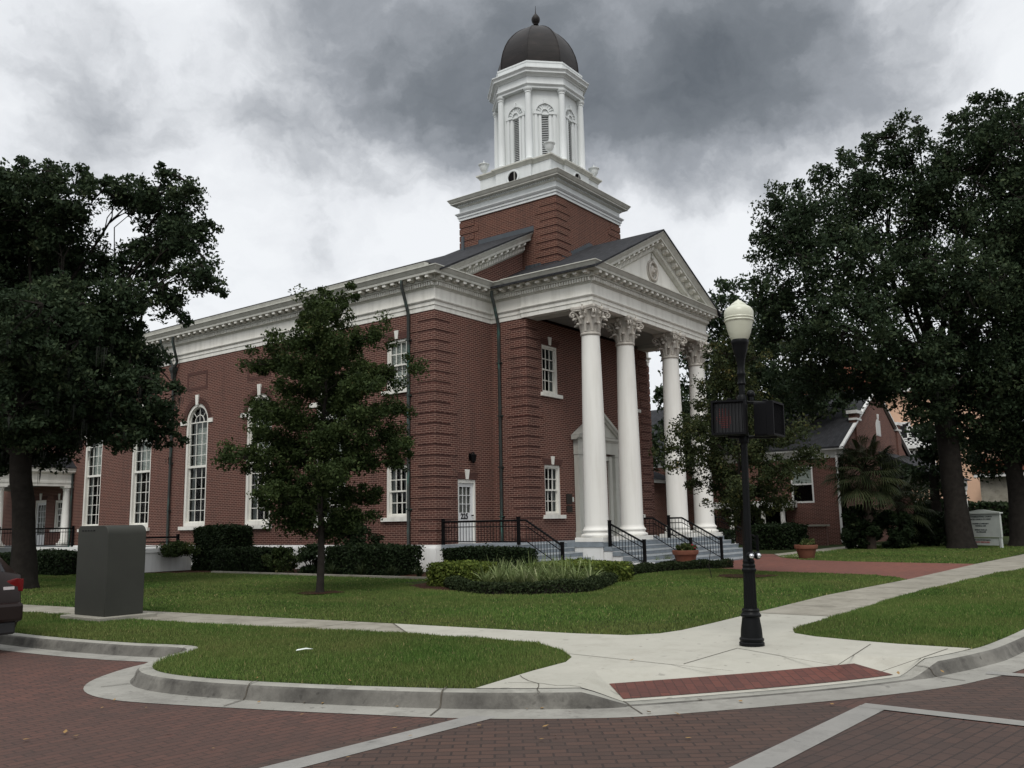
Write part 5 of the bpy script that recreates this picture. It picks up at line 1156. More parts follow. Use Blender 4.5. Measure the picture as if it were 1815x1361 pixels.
# ---------------------------------------------------------------- trees
def limb(mb, pts, r0, r1, n=8):
    k = len(pts); mb.tube(pts, [r0 + (r1 - r0) * (i / (k - 1)) ** .8 for i in range(k)], n, True)
def wig(a, b, k=5, amp=.08):
    a = Vector(a); b = Vector(b); l = (b - a).length; out = [a]
    for i in range(1, k): t = i / k; out.append(a.lerp(b, t) + Vector((random.uniform(-1, 1), random.uniform(-1, 1), random.uniform(-1, 1))) * amp * l * math.sin(math.pi * t) + Vector((0, 0, .1 * l * math.sin(math.pi * t))))
    out.append(b); return out
def big_tree(label, base, hub_h, r_tr, blobs, leaf_mat, lsize, per, ncl_unit, cl_r, bark, dens=1.0, group=None, moss=0, lean=(0, 0), holes=(), name='oak_tree', flare=1.6):
    """blobs: (centre Vector, radii (rx,ry,rz)); clumps of leaves sit in the outer shell of every blob"""
    T_ = thing(name, label, 'tree', tuple(base), group); base = Vector(base); random.seed(len(label) * 7 + 1)
    hub = base + Vector((lean[0], lean[1], hub_h)); mb = MB()
    k = 7; pts = [base + (hub - base) * (i / k) + Vector((random.uniform(-.04, .04), random.uniform(-.04, .04), 0)) * (i > 0) for i in range(k + 1)]; rs = [r_tr * (flare if i == 0 else (1.12 if i == 1 else 1.0 - .12 * i / k)) for i in range(k + 1)]
    pts.insert(1, base + (hub - base) * .05); rs.insert(1, r_tr * (1 + (flare - 1) * .45)); mb.tube(pts, rs, 12)
    nodes = []; C_ = []; CRr = []
    for (c, r) in blobs:
        c = Vector(c); st_ = hub if random.random() < .7 else base.lerp(hub, .85)
        w = wig(st_, c, 6, .07); vol = (r[0] * r[1] * r[2]) ** (1 / 3); small = vol < .02 * (c - CAM).length * .62
        if not small: limb(mb, w, r_tr * (.26 + .10 * min(3, vol) / 3), r_tr * .06, 7); nodes += w[2:]
        for q in range(0 if small else 4):
            e = c + Vector((random.uniform(-1, 1) * r[0], random.uniform(-1, 1) * r[1], random.uniform(-.6, 1) * r[2])) * .8; w2 = wig(w[random.randint(3, 5)], e, 4, .1); limb(mb, w2, r_tr * .08, r_tr * .025, 5); nodes += w2[1:]
        ncl = max(4, int(ncl_unit * (r[0] * r[1] + r[1] * r[2] + r[0] * r[2]) / 3 * dens))
        for i in range(ncl):
            d = Vector(rng.normal(size=3)).normalized(); t = .45 + .6 * random.random() ** .7
            p = c + Vector((d.x * r[0], d.y * r[1], d.z * r[2])) * t
            if any((p - Vector(h)).length < hr for h, hr in holes): continue
            C_.append(tuple(p)); CRr.append(min(cl_r, .95 * min(r)) * random.uniform(.6, 1.3))
    NP = np.array([tuple(n_) for n_ in nodes])
    for p in C_[::2]:
        q = NP[np.argmin(((NP - np.array(p)) ** 2).sum(1))]; tube_np(mb, q, p, .035 * r_tr / .35, .008, 4, .12)
    mb.build('trunk', bark, T_, sm=50)
    P, kk = clumps(C_, CRr, per, .7); n = len(P)
    V, F = leaves_np(P, lsize * rng.uniform(.6, 1.35, n), .35, 1.9)
    mesh_np('crown', V, F, leaf_mat, T_, tint_for(n, kk, .16, .42))
    if moss:
        Vs = []; Fs = []; b = 0; low = sorted(C_, key=lambda p: p[2])[:int(len(C_) * .4)]
        for i in range(moss):
            p = random.choice(low); x, y, z = p[0] + random.uniform(-.4, .4), p[1] + random.uniform(-.4, .4), p[2] - random.uniform(0, .4); l = random.uniform(.2, .7)
            for j in range(9):
                a = random.uniform(0, 6.3); dx, dy = math.cos(a) * .008, math.sin(a) * .008; ox, oy = random.gauss(0, .035), random.gauss(0, .035); ll = l * random.uniform(.4, 1)
                Vs += [(x + ox - dx, y + oy - dy, z), (x + ox + dx, y + oy + dy, z), (x + ox * 1.05 + dx * .8, y + oy * 1.05, z - ll * .5), (x + ox * .8, y + oy * .8, z - ll)]; Fs.append((b, b + 1, b + 2, b + 3)); b += 4
        mesh_np('hanging_moss', np.array(Vs), np.array(Fs), 'moss', T_, rng.random(len(Fs)))
    return T_
def blobs_px(L_, D):       # crown lobes measured in the photo and placed at real depth (metres) from the camera
    out = []
    for (px, py, r, dd) in L_:
        c = far(px, py, D + dd); R_ = r / FPX * (D + dd) * 1.08; out.append((c, (R_, R_, R_ * .82)))
    return out
# big oak on the left
D1 = 26.0
LB = [(40, 345, 62, 0), (-20, 380, 90, .5), (120, 345, 50, -.5), (100, 420, 60, .5), (160, 470, 42, 1), (235, 355, 42, 1.2), (300, 350, 48, .5), (325, 420, 42, 0), (290, 425, 45, 1.6), (350, 485, 36, -.3), (250, 470, 45, .6), (285, 535, 34, 0), (215, 530, 45, -1),
      (20, 500, 100, 1.5), (120, 560, 75, -1.5), (60, 600, 95, -2.5), (200, 610, 55, -.6), (255, 640, 38, .4), (150, 680, 75, -1.5), (245, 700, 55, -1), (270, 755, 40, 0), (215, 765, 42, -1.2), (120, 740, 60, 1.2), (40, 720, 95, -2), (30, 790, 45, 1), (-90, 600, 150, 0), (-130, 420, 130, 0), (-90, 760, 120, .5),
      (60, 480, 80, 3), (150, 600, 75, 3), (30, 680, 80, 3.5), (190, 720, 55, 2.2), (90, 790, 42, 2.0), (35, 290, 15, 0), (85, 298, 16, 0), (140, 308, 14, 0), (180, 330, 13, 0), (196, 322, 12, 1), (290, 302, 15, 0), (338, 330, 13, 0), (372, 400, 13, 0), (390, 515, 13, 0), (330, 562, 14, 0), (245, 585, 14, 0), (310, 690, 13, 0), (312, 780, 14, 0)]
big_tree('massive dark oak with hanging moss at the left edge of the lawn', at(43, 1044), 4.3, .32, blobs_px(LB, D1), 'leaf_oak', .070, 56, 82, .32, 'bark_dark', moss=260, lean=(-.22, .28), flare=1.25,
         holes=[(far(178, 395, D1), .42), (far(160, 372, D1), .35), (far(262, 555, D1), .38), (far(300, 590, D1), .4), (far(55, 605, D1), .22)])
# big oak on the right, with a second one behind it
D2 = 43.0
RB = [(1395, 380, 46, 0), (1385, 450, 46, 1), (1370, 520, 38, 0), (1440, 400, 60, -1), (1500, 340, 52, 0), (1560, 290, 50, 1), (1605, 260, 36, 0), (1480, 460, 75, -2), (1570, 390, 75, 1), (1640, 330, 55, 0), (1700, 260, 55, 0), (1760, 225, 48, .5), (1800, 250, 60, -1), (1700, 350, 80, 2), (1790, 380, 90, -1),
      (1410, 560, 60, 2), (1500, 580, 80, -3), (1600, 500, 90, 0), (1700, 500, 90, -2), (1800, 520, 100, 0), (1440, 640, 60, 0), (1530, 660, 65, 2), (1620, 640, 70, -2), (1700, 640, 80, 1), (1790, 660, 90, -1), (1650, 715, 42, -1.5), (1720, 740, 55, 0), (1800, 760, 70, 1), (1590, 690, 40, 0), (1420, 690, 45, 3), (1880, 300, 110, 0), (1920, 520, 140, 0), (1900, 740, 110, 2), (1340, 610, 36, 2), (1750, 810, 40, 3), (1428, 325, 17, 0), (1378, 338, 15, 0), (1352, 420, 14, 0), (1497, 278, 17, 0), (1537, 252, 16, 0), (1602, 216, 18, 0), (1628, 238, 14, 0), (1742, 178, 18, 0), (1775, 172, 16, 0), (1808, 186, 16, 0), (1344, 505, 14, 0), (1356, 560, 16, 0), (1460, 300, 16, 0), (1572, 232, 14, 0), (1700, 205, 16, 0)]
big_tree('huge spreading oak with a thick trunk beside the white sign board', at(1705, 972), 7.5, .52, blobs_px(RB, D2), 'leaf_oak', .100, 56, 27, .60, 'bark_dark', moss=160, lean=(0, .3), flare=1.35,
         holes=[(far(1565, 395, D2), .9), (far(1540, 462, D2), .7), (far(1610, 300, D2), .6), (far(1640, 262, D2), .7), (far(1490, 505, D2), .5), (far(1650, 395, D2), .5), (far(1745, 330, D2), .5)])
D3 = 40.0
big_tree('dark oak trunk cut by the right edge of the photo', at(1812, 968), 6.5, .42, blobs_px([(1850, 640, 90, 0), (1900, 500, 110, 2), (1800, 700, 50, 2), (1960, 700, 120, 1), (1820, 420, 60, 5), (1870, 800, 60, 2)], D3 + 2), 'leaf_oak', .12, 60, 26, .6, 'bark_dark')
# trees behind the church and behind the neighbouring house
D4 = 62.0
for lb, pts, bx, mt in (('dark tree rising behind the right end of the portico', [(1275, 545, 42, 0), (1300, 520, 30, 1), (1250, 600, 45, 0), (1310, 600, 50, 1), (1215, 640, 36, -1), (1290, 680, 70, 0), (1350, 640, 60, 2), (1225, 700, 45, 0), (1180, 610, 18, 0)], 1290, 'leaf_oak'),
                        ('dark tree seen between the portico columns', [(1190, 740, 42, 0), (1225, 780, 48, 0), (1180, 800, 45, 1), (1260, 790, 40, 1), (1205, 720, 30, 0), (1176, 700, 16, 0)], 1210, 'leaf_oak'),
                        ('rounded tree between the brick house and the pink building', [(1660, 780, 40, 0), (1640, 830, 42, 1), (1690, 800, 45, 0), (1665, 870, 40, 1), (1640, 760, 24, 2)], 1665, 'leaf_oak')):
    d_ = D4 if bx != 1210 else 55
    if bx == 1665: d_ = 52
    b_ = far(bx, 955, d_); b_.z = GZ; big_tree(lb, b_, 4, .3, blobs_px(pts, d_), mt, .17, 46, 8, .75, 'bark_dark')
big_tree('tall tree behind the leafy crown right of the street lamp', (lambda v: (v.x, v.y, GZ))(far(1400, 960, 56)), 5, .35, blobs_px([(1345, 560, 45, 0), (1380, 640, 60, 0), (1330, 680, 50, 1), (1440, 690, 55, 0), (1390, 730, 50, 1), (1480, 720, 40, 1), (1330, 750, 40, 0)], 56), 'leaf_oak', .17, 46, 8, .75, 'bark_dark')
hedge_box('background_hedge', 'long dark hedge far behind the house and the sign board', 'hedge', 50, -11, 53, 4.0, GZ, 1.4, 'leaf_hedge', 7000, .2, .3)
hedge_box('background_hedge', 'dark evergreen thicket beyond the far end of the front pavement', 'hedge', 62, -17.8, 66, -9, GZ, 7.5, 'leaf_oak', 14000, .3, .6)

def small_tree(label, base, H, zlo, prof, leaf_mat, lsize, nbr, per, r_tr, cl_r, bark='bark_grey', name='young_tree', skip=.0, up=.55):
    """young tree: straight leader, rising side branches; prof(h) = crown half width at height h"""
    T_ = thing(name, label, 'tree', tuple(base)); base = Vector(base); mb = MB(); random.seed(29)
    k = 9; ld = [base + Vector((random.uniform(-.04, .04) * i ** .7 * .6, random.uniform(-.04, .04) * i ** .7 * .6, H * .97 * i / k)) for i in range(k + 1)]
    mb.tube([base + Vector((0, 0, -.02))] + [base + Vector((0, 0, .12))] + ld[1:], [r_tr * 1.5, r_tr * 1.1] + [r_tr * (1 - .9 * (i / k)) + .006 for i in range(1, k + 1)], 8)
    C_ = []; CRr = []
    for i in range(nbr):
        t = (i + random.random()) / nbr; h = zlo + (H - zlo) * t ** .92 * .96; a = i * 2.399 + random.uniform(-.5, .5); w = prof(h) * random.uniform(.68, 1.14)
        if random.random() < skip: w *= .5
        j = min(k - 1, int(h / (H * .97) * k)); p0 = ld[j].lerp(ld[j + 1], h / (H * .97) * k - j) - Vector((0, 0, w * up * .5))
        p0.z = max(p0.z, base.z + 1.0 + random.random() * .3) if zlo > 1.0 else p0.z
        p1 = base + Vector((math.cos(a) * w, math.sin(a) * w, h + w * .12)); wgl = wig(p0, p1, 4, .06); limb(mb, wgl, max(.008, r_tr * .30 * (1 - .6 * t)), .006, 5)
        nc = max(3, int(w / cl_r * 2.5))
        for q in range(nc):
            u = .28 + .75 * (q + random.random()) / nc; s = min(3.999, u * 4); ii = int(s); pt = wgl[min(ii, 3)].lerp(wgl[min(ii, 3) + 1], min(1.15, s - ii)) + Vector((random.gauss(0, 1), random.gauss(0, 1), random.gauss(0, .8))) * cl_r * 1.15 * (.5 + u * .6)
            C_.append(tuple(pt)); CRr.append(cl_r * random.uniform(.8, 2.1) * (.8 + .2 * prof(h) / 2))
            tube_np(mb, wgl[min(ii, 4)], pt, .008, .003, 3)
    for q in range(5): C_.append(tuple(ld[-1] + Vector((random.gauss(0, .1), random.gauss(0, .1), random.uniform(-.3, .25))))); CRr.append(cl_r * .55)
    mb.build('trunk', bark, T_, sm=50)
    P, kk = clumps(C_, CRr, per, .85); n = len(P); V, F = leaves_np(P, lsize * rng.uniform(.6, 1.35, n), .45, 1.8)
    tt = tint_for(n, kk, .18, .42); rr = np.linalg.norm(P[:, :2] - np.array([base.x, base.y]), axis=1)
    mesh_np('crown', V, F, leaf_mat, T_, tt); return T_
def prof1(h):
    X = [1.1, 1.6, 2.3, 2.9, 3.4, 4.2, 5.0, 5.8, 6.4, 6.9, 7.5]; Y = [.6, 1.5, 2.1, 2.2, 2.0, 2.25, 2.15, 1.75, 1.3, .8, .2]; return float(np.interp(h, X, Y))
small_tree('young tree with dense upright crown on the lawn before the long brick wall', at(567, 1052), 7.45, 1.35, prof1, 'leaf_young', .046, 40, 112, .085, .155, skip=.18)
def prof2(h):
    X = [1.3, 1.8, 2.4, 3.1, 3.8, 4.3, 5.0, 5.8, 6.4, 6.9]; Y = [.8, 1.7, 2.2, 2.2, 1.9, 1.15, .95, .8, .55, .15]; return float(np.interp(h, X, Y))
small_tree('loose young tree with yellowing tips behind the street lamp', at(1322, 1022), 6.75, 1.5, prof2, 'leaf_yellowing', .050, 42, 52, .06, .17, skip=.25)
# fan palm in front of the neighbouring house
def palm(label, base, H, nf, R):
    T_ = thing('fan_palm', label, 'palm', tuple(base)); base = Vector(base)
    m = MB(); m.tube([base, base + Vector((0, 0, H * .5)), base + Vector((.05, 0, H))], [.24, .19, .2], 10)
    for i in range(60):
        a = i * 2.399; z = H * .35 + H * .65 * i / 60; m.tube([base + Vector((.18 * math.cos(a), .18 * math.sin(a), z)), base + Vector((.32 * math.cos(a), .32 * math.sin(a), z + .22))], [.03, .012], 4)
    m.build('trunk', 'bark_brown', T_)
    Vs = []; Fs = []; tt = []; b = 0; pet = MB()
    for i in range(nf):
        a = i * 2.399; el = 1.25 - 2.1 * (i / nf) + random.uniform(-.1, .1); L1 = R * random.uniform(.42, .6); top = base + Vector((0, 0, H + .1))
        d = Vector((math.cos(a) * math.cos(el), math.sin(a) * math.cos(el), math.sin(el))); c = top + d * L1 + Vector((0, 0, -.25 * L1)); pet.tube([top, top + d * L1 * .55, c], [.02, .015, .01], 4)
        sd_ = Vector((-math.sin(a), math.cos(a), 0)); fl = R * random.uniform(.36, .48); tv = random.gauss(.45, .15)
        for s in range(26):
            ph = (s / 25 - .5) * 4.3; dirv = (d * math.cos(ph) + sd_ * math.sin(ph)).normalized(); q1 = c + dirv * fl * .55 + Vector((0, 0, -.04)); q2 = c + dirv * fl * (1 - .15 * abs(ph) / 2) + Vector((0, 0, -.30 * fl - random.random() * .12))
            w = dirv.cross(Vector((0, 0, 1))); w = (w.normalized() if w.length > .01 else sd_) * .034
            Vs += [tuple(c), tuple(q1 - w), tuple(q2), tuple(q1 + w)]; Fs.append((b, b + 1, b + 2, b + 3)); tt.append(min(1, max(0, tv + random.gauss(0, .15)))); b += 4
    pet.build('leaf_stalks', 'leaf_palm', T_); mesh_np('crown', np.array(Vs), np.array(Fs), 'leaf_palm', T_, np.array(tt)); return T_
pb = far(1545, 975, 43); palm('bushy fan palm at the corner of the neighbouring brick house', (pb.x, pb.y, GZ), 3.9, 60, 2.35)
pb = far(1600, 970, 45); palm('shorter fan palm right of the bushy one', (pb.x, pb.y, GZ), 2.3, 34, 2.1)
for lb, px, w_, h_ in (('dark shrub at the foot of the bushy fan palm', 1530, 1.0, 2.0), ('dark shrub below the shorter fan palm', 1585, .9, 1.8), ('leafy shrub left of the thick oak trunk', 1650, 1.3, 1.6)):
    q = far(px, 965, 43.5 if px < 1600 else 46); shrub('shrub', lb, 'shrub', (q.x, q.y), w_, h_, 'leaf_hedge', 5000, .12, 30)
hedge_box('clipped_hedge', 'dark hedge along the porch of the neighbouring house', 'hedge', 21.5, -4.2, 24.5, -2.2, GZ, .25, 'leaf_hedge', 9000, .08, .1)
hedge_box('clipped_hedge', 'dark hedge right of the portico steps, behind the lamp post', 'hedge', 16.9, -1.9, 20.5, -.8, GZ, .1, 'leaf_hedge', 9000, .07, .1)

# far belt of woodland closing the view beyond the block
Cw = []
for i in range(420):
    a = random.uniform(-.75, 2.75); r_ = random.uniform(150, 185); Cw.append((r_ * math.cos(a) * 1.1, r_ * math.sin(a), GZ + random.uniform(1, 11)))
P, kk = clumps(Cw, 4.5, 45, .8); V, F = leaves_np(P, 1.1 * rng.uniform(.6, 1.3, len(P)), .4)
tag(mesh_np('distant_wood', V, F, 'leaf_oak', None, tint_for(len(P), kk)), 'far off belt of dark woodland on the horizon', 'woodland', kind='stuff')

# ---------------------------------------------------------------- neighbouring brick house
NB = thing('brick_house', 'red brick house with dark roof, white trim and parapet gable behind the palms', 'house', (31, -4.6, GZ))
HX0, HX1, HY, HM, HE, HA = 30.4, 46.0, -4.6, 38.4, 4.75, 8.9
m = MB(onX(HX0)); plate(m, rect(-12, GZ, -HY - .002, HE - .6), [rect(1.4, 1.55, 2.75, 3.75), rect(-1.6, GZ, 1.0, 1.35)], .3); m.build('wall', 'brick', NB)
m = MB(onY(HY)); plate(m, [(HX0, GZ), (HX1, GZ), (HX1, HE - .3), (HM, HA - .1), (HX0, HE - .3)], [archpts(HM, 5.9, 6.5, .52)], .3); m.build('gable_wall', 'brick', NB)
MB().box(HX0 + .6, HY + .6, GZ, HX1 - .5, 12, HE - .7).build('interior', 'room_dark', NB)
m = MB(onX(HX0)); plate(m, rect(-12, HE - .6, -HY, HE - .12), [], .28, .03); m.build('frieze', 'stucco_white', NB)
m = MB().box(HX0 - .35, HY - .1, HE - .15, HX0 + .05, 12, HE + .02); m.build('eave', 'stucco_white', NB)
m = MB(); sl = (HA - HE) / (HM - HX0)
for s_ in (1, -1):
    xa = HX0 - .4 if s_ > 0 else 2 * HM - HX0 + .4; za = HE - .4 * sl + .15
    m.add([(xa, HY + .05, za), (HM, HY + .05, HA + .15), (HM, 12.3, HA + .15), (xa, 12.3, za), (xa, HY + .05, za + .08), (HM, HY + .05, HA + .23), (HM, 12.3, HA + .23), (xa, 12.3, za + .08)], [(0, 3, 2, 1), (4, 5, 6, 7), (0, 1, 5, 4), (1, 2, 6, 5), (2, 3, 7, 6), (3, 0, 4, 7)])
m.build('roof', 'roof_shingle', NB)
m = MB()
for s_ in (1, -1):
    pts = [(x if s_ > 0 else 2 * HM - x, z) for x, z in ((HX0 - .4, HE - .15), (HM, HA + .08), (HM, HA + .22), (HX0 - .4, HE - .02))]; m.prism(pts, HY - .14, HY + .06, 'y')
m.build('gable_trim', 'stucco_white', NB)
m = MB(onY(HY)); plate(m, archpts(HM, 5.9, 6.5, .52), [], .1, .02)
for i in range(10): m.box(HM - .42, 5.96 + i * .10, .02, HM + .42, 6.02 + i * .10, .05)
m.build('gable_vent', 'stucco_white', NB); m = MB(onY(HY)); keystone(m, HM, 7.0, 7.35, .1, .14, .06); m.build('keystone', 'stucco_white', NB)
for px_ in (33.6, 43.2):     # parapet shoulders
    m = MB().box(px_ - .45, HY - .12, 3.6, px_ + .45, HY + .3, 6.95); m.build('parapet_pier', 'brick', NB); MB().box(px_ - .6, HY - .25, 6.95, px_ + .6, HY + .4, 7.15).box(px_ - .52, HY - .18, 6.55, px_ + .52, HY + .3, 6.68).build('pier_cap', 'stucco_white', NB)
tr = onX(HX0); m = MB(tr); plate(m, rect(1.4, 1.55, 2.75, 3.75), [rect(1.5, 1.65, 2.65, 2.62), rect(1.5, 2.70, 2.65, 3.65)], .12, -.02); f = m.build('window', 'stucco_white', NB)
m = MB(tr); m.add([(1.5, 1.6, -.1), (2.65, 1.6, -.1), (2.65, 3.7, -.1), (1.5, 3.7, -.1)], [(0, 1, 2, 3)]); m.build('pane', 'window_glass', f); m = MB(tr); blinds(m, 1.5, 2.7, 2.65, 3.65, -.16, .09); m.build('blind', 'blind', f)
o = MB().tube([(HX0 - .12, HY + .35, HE - .2), (HX0 - .12, HY + .35, GZ + .25), (HX0 - .3, HY + .25, GZ + .1)], .07, 8).build('downspout', 'stucco_white', NB)
m = MB().box(28.6, -3.9, GZ, 28.9, -2.1, .18); lw = m.build('garden_wall', 'brick'); tag(lw, 'low brick garden wall with a pale cap beside the neighbouring house', 'low wall'); MB().box(28.5, -4.0, .18, 29.0, -2.0, .28).build('cap', 'concrete_old', lw)
for y in (1.9, .9, -.1, -1.3):
    MB().lathe([(0, .2), (.1, .2), (.14, .15), (2.0, .13), (2.1, .18), (2.2, .18)], (29.0, y, GZ), 14).build('porch_column', 'column_paint', NB)
MB().box(28.7, -1.7, 1.3, HX0, 3.2, 1.7).build('porch_beam', 'stucco_white', NB)
m = MB().box(43.5, HY - 3.2, 2.6, 48.5, HY, 3.1); m.build('side_porch_beam', 'stucco_white', NB)
m = MB(); m.prism([(-HY + 0 + 0, 3.1)] * 0 or [(HY - 3.5, 3.1), (HY + .2, 3.1), (HY + .2, 5.0)], 38.0, 48.8, 'x'); m.build('side_porch_roof', 'roof_shingle', NB)
for x, y in ((43.8, HY - 3.0), (44.5, HY - 3.0), (48.2, HY - 3.0)): MB().lathe([(0, .24), (.15, .24), (.2, .18), (3.2, .15), (3.35, .22), (3.5, .22)], (x, y, GZ), 14).build('porch_column', 'column_paint', NB)
# brick wing seen through the portico
BW = thing('brick_wing', 'low brick wing with white gable seen between the right portico columns', 'building', (24, 8, GZ))
m = MB().box(21, 6, GZ, 29, 14, 3.2); m.build('wall', 'brick', BW)
MB().prism([(5.6, 3.2), (14.4, 3.2), (10, 5.0)], 20.6, 29.4, 'x').build('roof', 'roof_shingle', BW); MB().box(20.7, 5.7, 3.0, 29.3, 5.99, 3.2).build('eave', 'stucco_white', BW)
# pink building far behind
PK = thing('pink_building', 'peach stuccoed building with white windows far behind the brick house', 'building', (58, -6, GZ))
PXX = 62.0; tr = onX(PXX)
def pkwin(sc, zc, w, h, nx=2, nz=2):
    m = MB(tr); gx = w / nx; gz_ = h / nz; hs = [rect(sc - w / 2 + i * gx + .07, zc - h / 2 + j * gz_ + .07, sc - w / 2 + (i + 1) * gx - .07, zc - h / 2 + (j + 1) * gz_ - .07) for i in range(nx) for j in range(nz)]
    plate(m, rect(sc - w / 2 - .1, zc - h / 2 - .1, sc + w / 2 + .1, zc + h / 2 + .1), hs, .12, .05); f = m.build('window', 'stucco_white', PK)
    m = MB(tr); m.add([(sc - w / 2, zc - h / 2, -.04), (sc + w / 2, zc - h / 2, -.04), (sc + w / 2, zc + h / 2, -.04), (sc - w / 2, zc + h / 2, -.04)], [(0, 1, 2, 3)]); m.build('pane', 'lens_black', f)
m = MB().box(PXX + .08, -6.8, GZ, 74, 12, 12.2); m.build('wall', 'stucco_pink', PK); MB().box(PXX - .5, -7.4, 11.7, 74.5, 12.6, 12.2).build('cornice', 'stucco_white', PK)
MB().prism([(-7.5, 12.2), (12.7, 12.2), (2.6, 15)], PXX - .6, 74.6, 'x').build('roof', 'roof_tile', PK)
def pkpos(px, py): d = ray(px, py); t = (PXX - CAM.x) / d.x; q = CAM + d * t; return -q.y, q.z
for px, py, w, h, nx, nz in ((1634, 776, 2.2, 2.0, 3, 2), (1612, 806, .8, 2.6, 1, 2), (1632, 808, 2.2, 2.4, 2, 2), (1645, 908, 2.6, 1.9, 3, 2), (1602, 764, 1.0, 1.4, 1, 1)):
    s_, z_ = pkpos(px, py); pkwin(s_, z_, w, h, nx, nz)
s_, z_ = pkpos(1620, 792); MB(tr).box(s_ - 4, z_ - .15, 0, s_ + 4, z_ + .15, .5).build('band', 'stucco_white', PK)
LO = thing('low_building', 'low pale building with tiled roof behind the white sign board', 'building', (60, -14, GZ))
PX2 = 57.0
MB().box(PX2, -16, GZ, 66, -7.2, 3.9).build('wall', 'concrete_old', LO); MB().prism([(-16.6, 3.9), (-6.8, 3.9), (-7.4, 5.0), (-16, 5.0)], PX2 - .8, 66.6, 'x').build('roof', 'roof_tile', LO); MB().box(PX2 - .7, -16.5, 3.6, PX2, -6.9, 3.9).build('eave', 'stucco_white', LO)
tr = onX(PX2)
for s_, w in ((10.6, 1.5), (14.0, 1.3)):
    m = MB(tr); plate(m, rect(s_ - w / 2 - .1, 1.0, s_ + w / 2 + .1, 2.9), [rect(s_ - w / 2, 1.1, s_ - .05, 1.9), rect(s_ + .05, 1.1, s_ + w / 2, 1.9), rect(s_ - w / 2, 2.0, s_ - .05, 2.8), rect(s_ + .05, 2.0, s_ + w / 2, 2.8)], .1, .06); f = m.build('window', 'stucco_white', LO)
    m = MB(tr); m.add([(s_ - w / 2, 1.1, .01), (s_ + w / 2, 1.1, .01), (s_ + w / 2, 2.8, .01), (s_ - w / 2, 2.8, .01)], [(0, 1, 2, 3)]); m.build('pane', 'lens_black', f)

# ---------------------------------------------------------------- sign board
A_, B_s = at(1716, 970), at(1776, 971.5)
SG = thing('sign_board', 'white notice board on two posts with a small gable, right of the thick oak', 'sign', ((A_.x + B_s.x) / 2, (A_.y + B_s.y) / 2, GZ))
sxv = Vector((B_s.x - A_.x, B_s.y - A_.y, 0)); sw = sxv.length; sxv.normalize(); mid = Vector(((A_.x + B_s.x) / 2, (A_.y + B_s.y) / 2, GZ)); nv = Vector((sxv.y, -sxv.x, 0))
def trs(s, t, n): q = mid + sxv * s + nv * n; return (q.x, q.y, GZ + t)
hw_ = sw / 2
m = MB(trs); m.box(-hw_ - .05, 0, -.05, -hw_ + .07, 1.62, .05); m.box(hw_ - .07, 0, -.05, hw_ + .05, 1.62, .05); m.build('post', 'sign_white', SG)
MB(trs).box(-hw_ - .1, .50, -.03, hw_ + .1, 1.60, .065).build('board', 'sign_white', SG)
MB(trs).box(-hw_ + .08, .12, -.02, hw_ - .16, .45, .03).build('hanging_board', 'sign_white', SG)
m = MB(trs); m.box(-hw_ - .16, 1.60, -.1, hw_ + .16, 1.66, .12); m.add([(-hw_ - .12, 1.66, -.06), (hw_ + .12, 1.66, -.06), (.1, 1.80, -.06), (-.1, 1.80, -.06), (-hw_ - .12, 1.66, .08), (hw_ + .12, 1.66, .08), (.1, 1.80, .08), (-.1, 1.80, .08)], [(0, 3, 2, 1), (4, 5, 6, 7), (0, 1, 5, 4), (1, 2, 6, 5), (2, 3, 7, 6), (3, 0, 4, 7)]); m.build('gable_top', 'sign_white', SG)
MS = Matrix(((sxv.x, 0, nv.x, 0), (sxv.y, 0, nv.y, 0), (0, 1, 0, 0), (0, 0, 0, 1)))
for z, tx, s_, mt in ((1.46, 'A CONGREGATIONAL CHURCH', .098, 'sign_text'), (1.34, 'UNITED CHURCH OF CHRIST', .098, 'sign_text'), (1.13, 'WORSHIP & COMMUNITY', .085, 'sign_text'), (1.03, 'PASTORAL CARE', .085, 'sign_text'), (.84, 'SUNDAY 10:30 A.M.', .085, 'sign_text'), (.74, 'ALL WELCOME', .085, 'sign_text')):
    text_mesh('lettering', tx, s_, mt, SG, Matrix.Translation(Vector(trs(-.05, z, .068))) @ MS, bold=.003)
for z, tx, s_, mt in ((.37, 'Preschool & Kindergarten', .09, 'sign_text'), (.26, 'NOW ENROLLING', .10, 'sign_red')):
    text_mesh('lettering', tx, s_, mt, SG, Matrix.Translation(Vector(trs(-.05, z, .033))) @ MS, bold=.003)

# ---------------------------------------------------------------- street lamp
LP = at(1333, 1145); LP = Vector((LP.x, LP.y, GZ + .008))
LA = thing('street_lamp', 'black cast iron street lamp with a pale acorn globe on the corner', 'street lamp', tuple(LP))
def lw_(prof, name, mat, n=28, par=LA, fl=0, sm=35):
    m = MB(); vs = []
    for z, r in prof:
        for q in range(n): f_ = 1 - (fl if q % 2 else 0); vs.append((LP.x + r * f_ * math.cos(2 * math.pi * q / n), LP.y + r * f_ * math.sin(2 * math.pi * q / n), LP.z + z))
    k = len(prof); m.add(vs, [(i * n + q, i * n + (q + 1) % n, (i + 1) * n + (q + 1) % n, (i + 1) * n + q) for i in range(k - 1) for q in range(n)] + [tuple(range(n))[::-1], tuple((k - 1) * n + q for q in range(n))]); return m.build(name, mat, par, sm=sm)
lw_([(0, .155), (.035, .155), (.05, .14), (.065, .15), (.085, .15), (.10, .135), (.20, .128), (.30, .112), (.34, .108), (.355, .125), (.375, .128), (.39, .112), (.41, .105), (.43, .112), (.45, .10)], 'base', 'cast_iron')
lw_([(.45, .082), (.90, .072)], 'lower_shaft', 'cast_iron', 24, fl=.12, sm=10)
lw_([(.90, .085), (.93, .09), (.95, .075), (.98, .082), (1.0, .07), (1.03, .075), (1.06, .06), (1.15, .055)], 'shaft_collar', 'cast_iron')
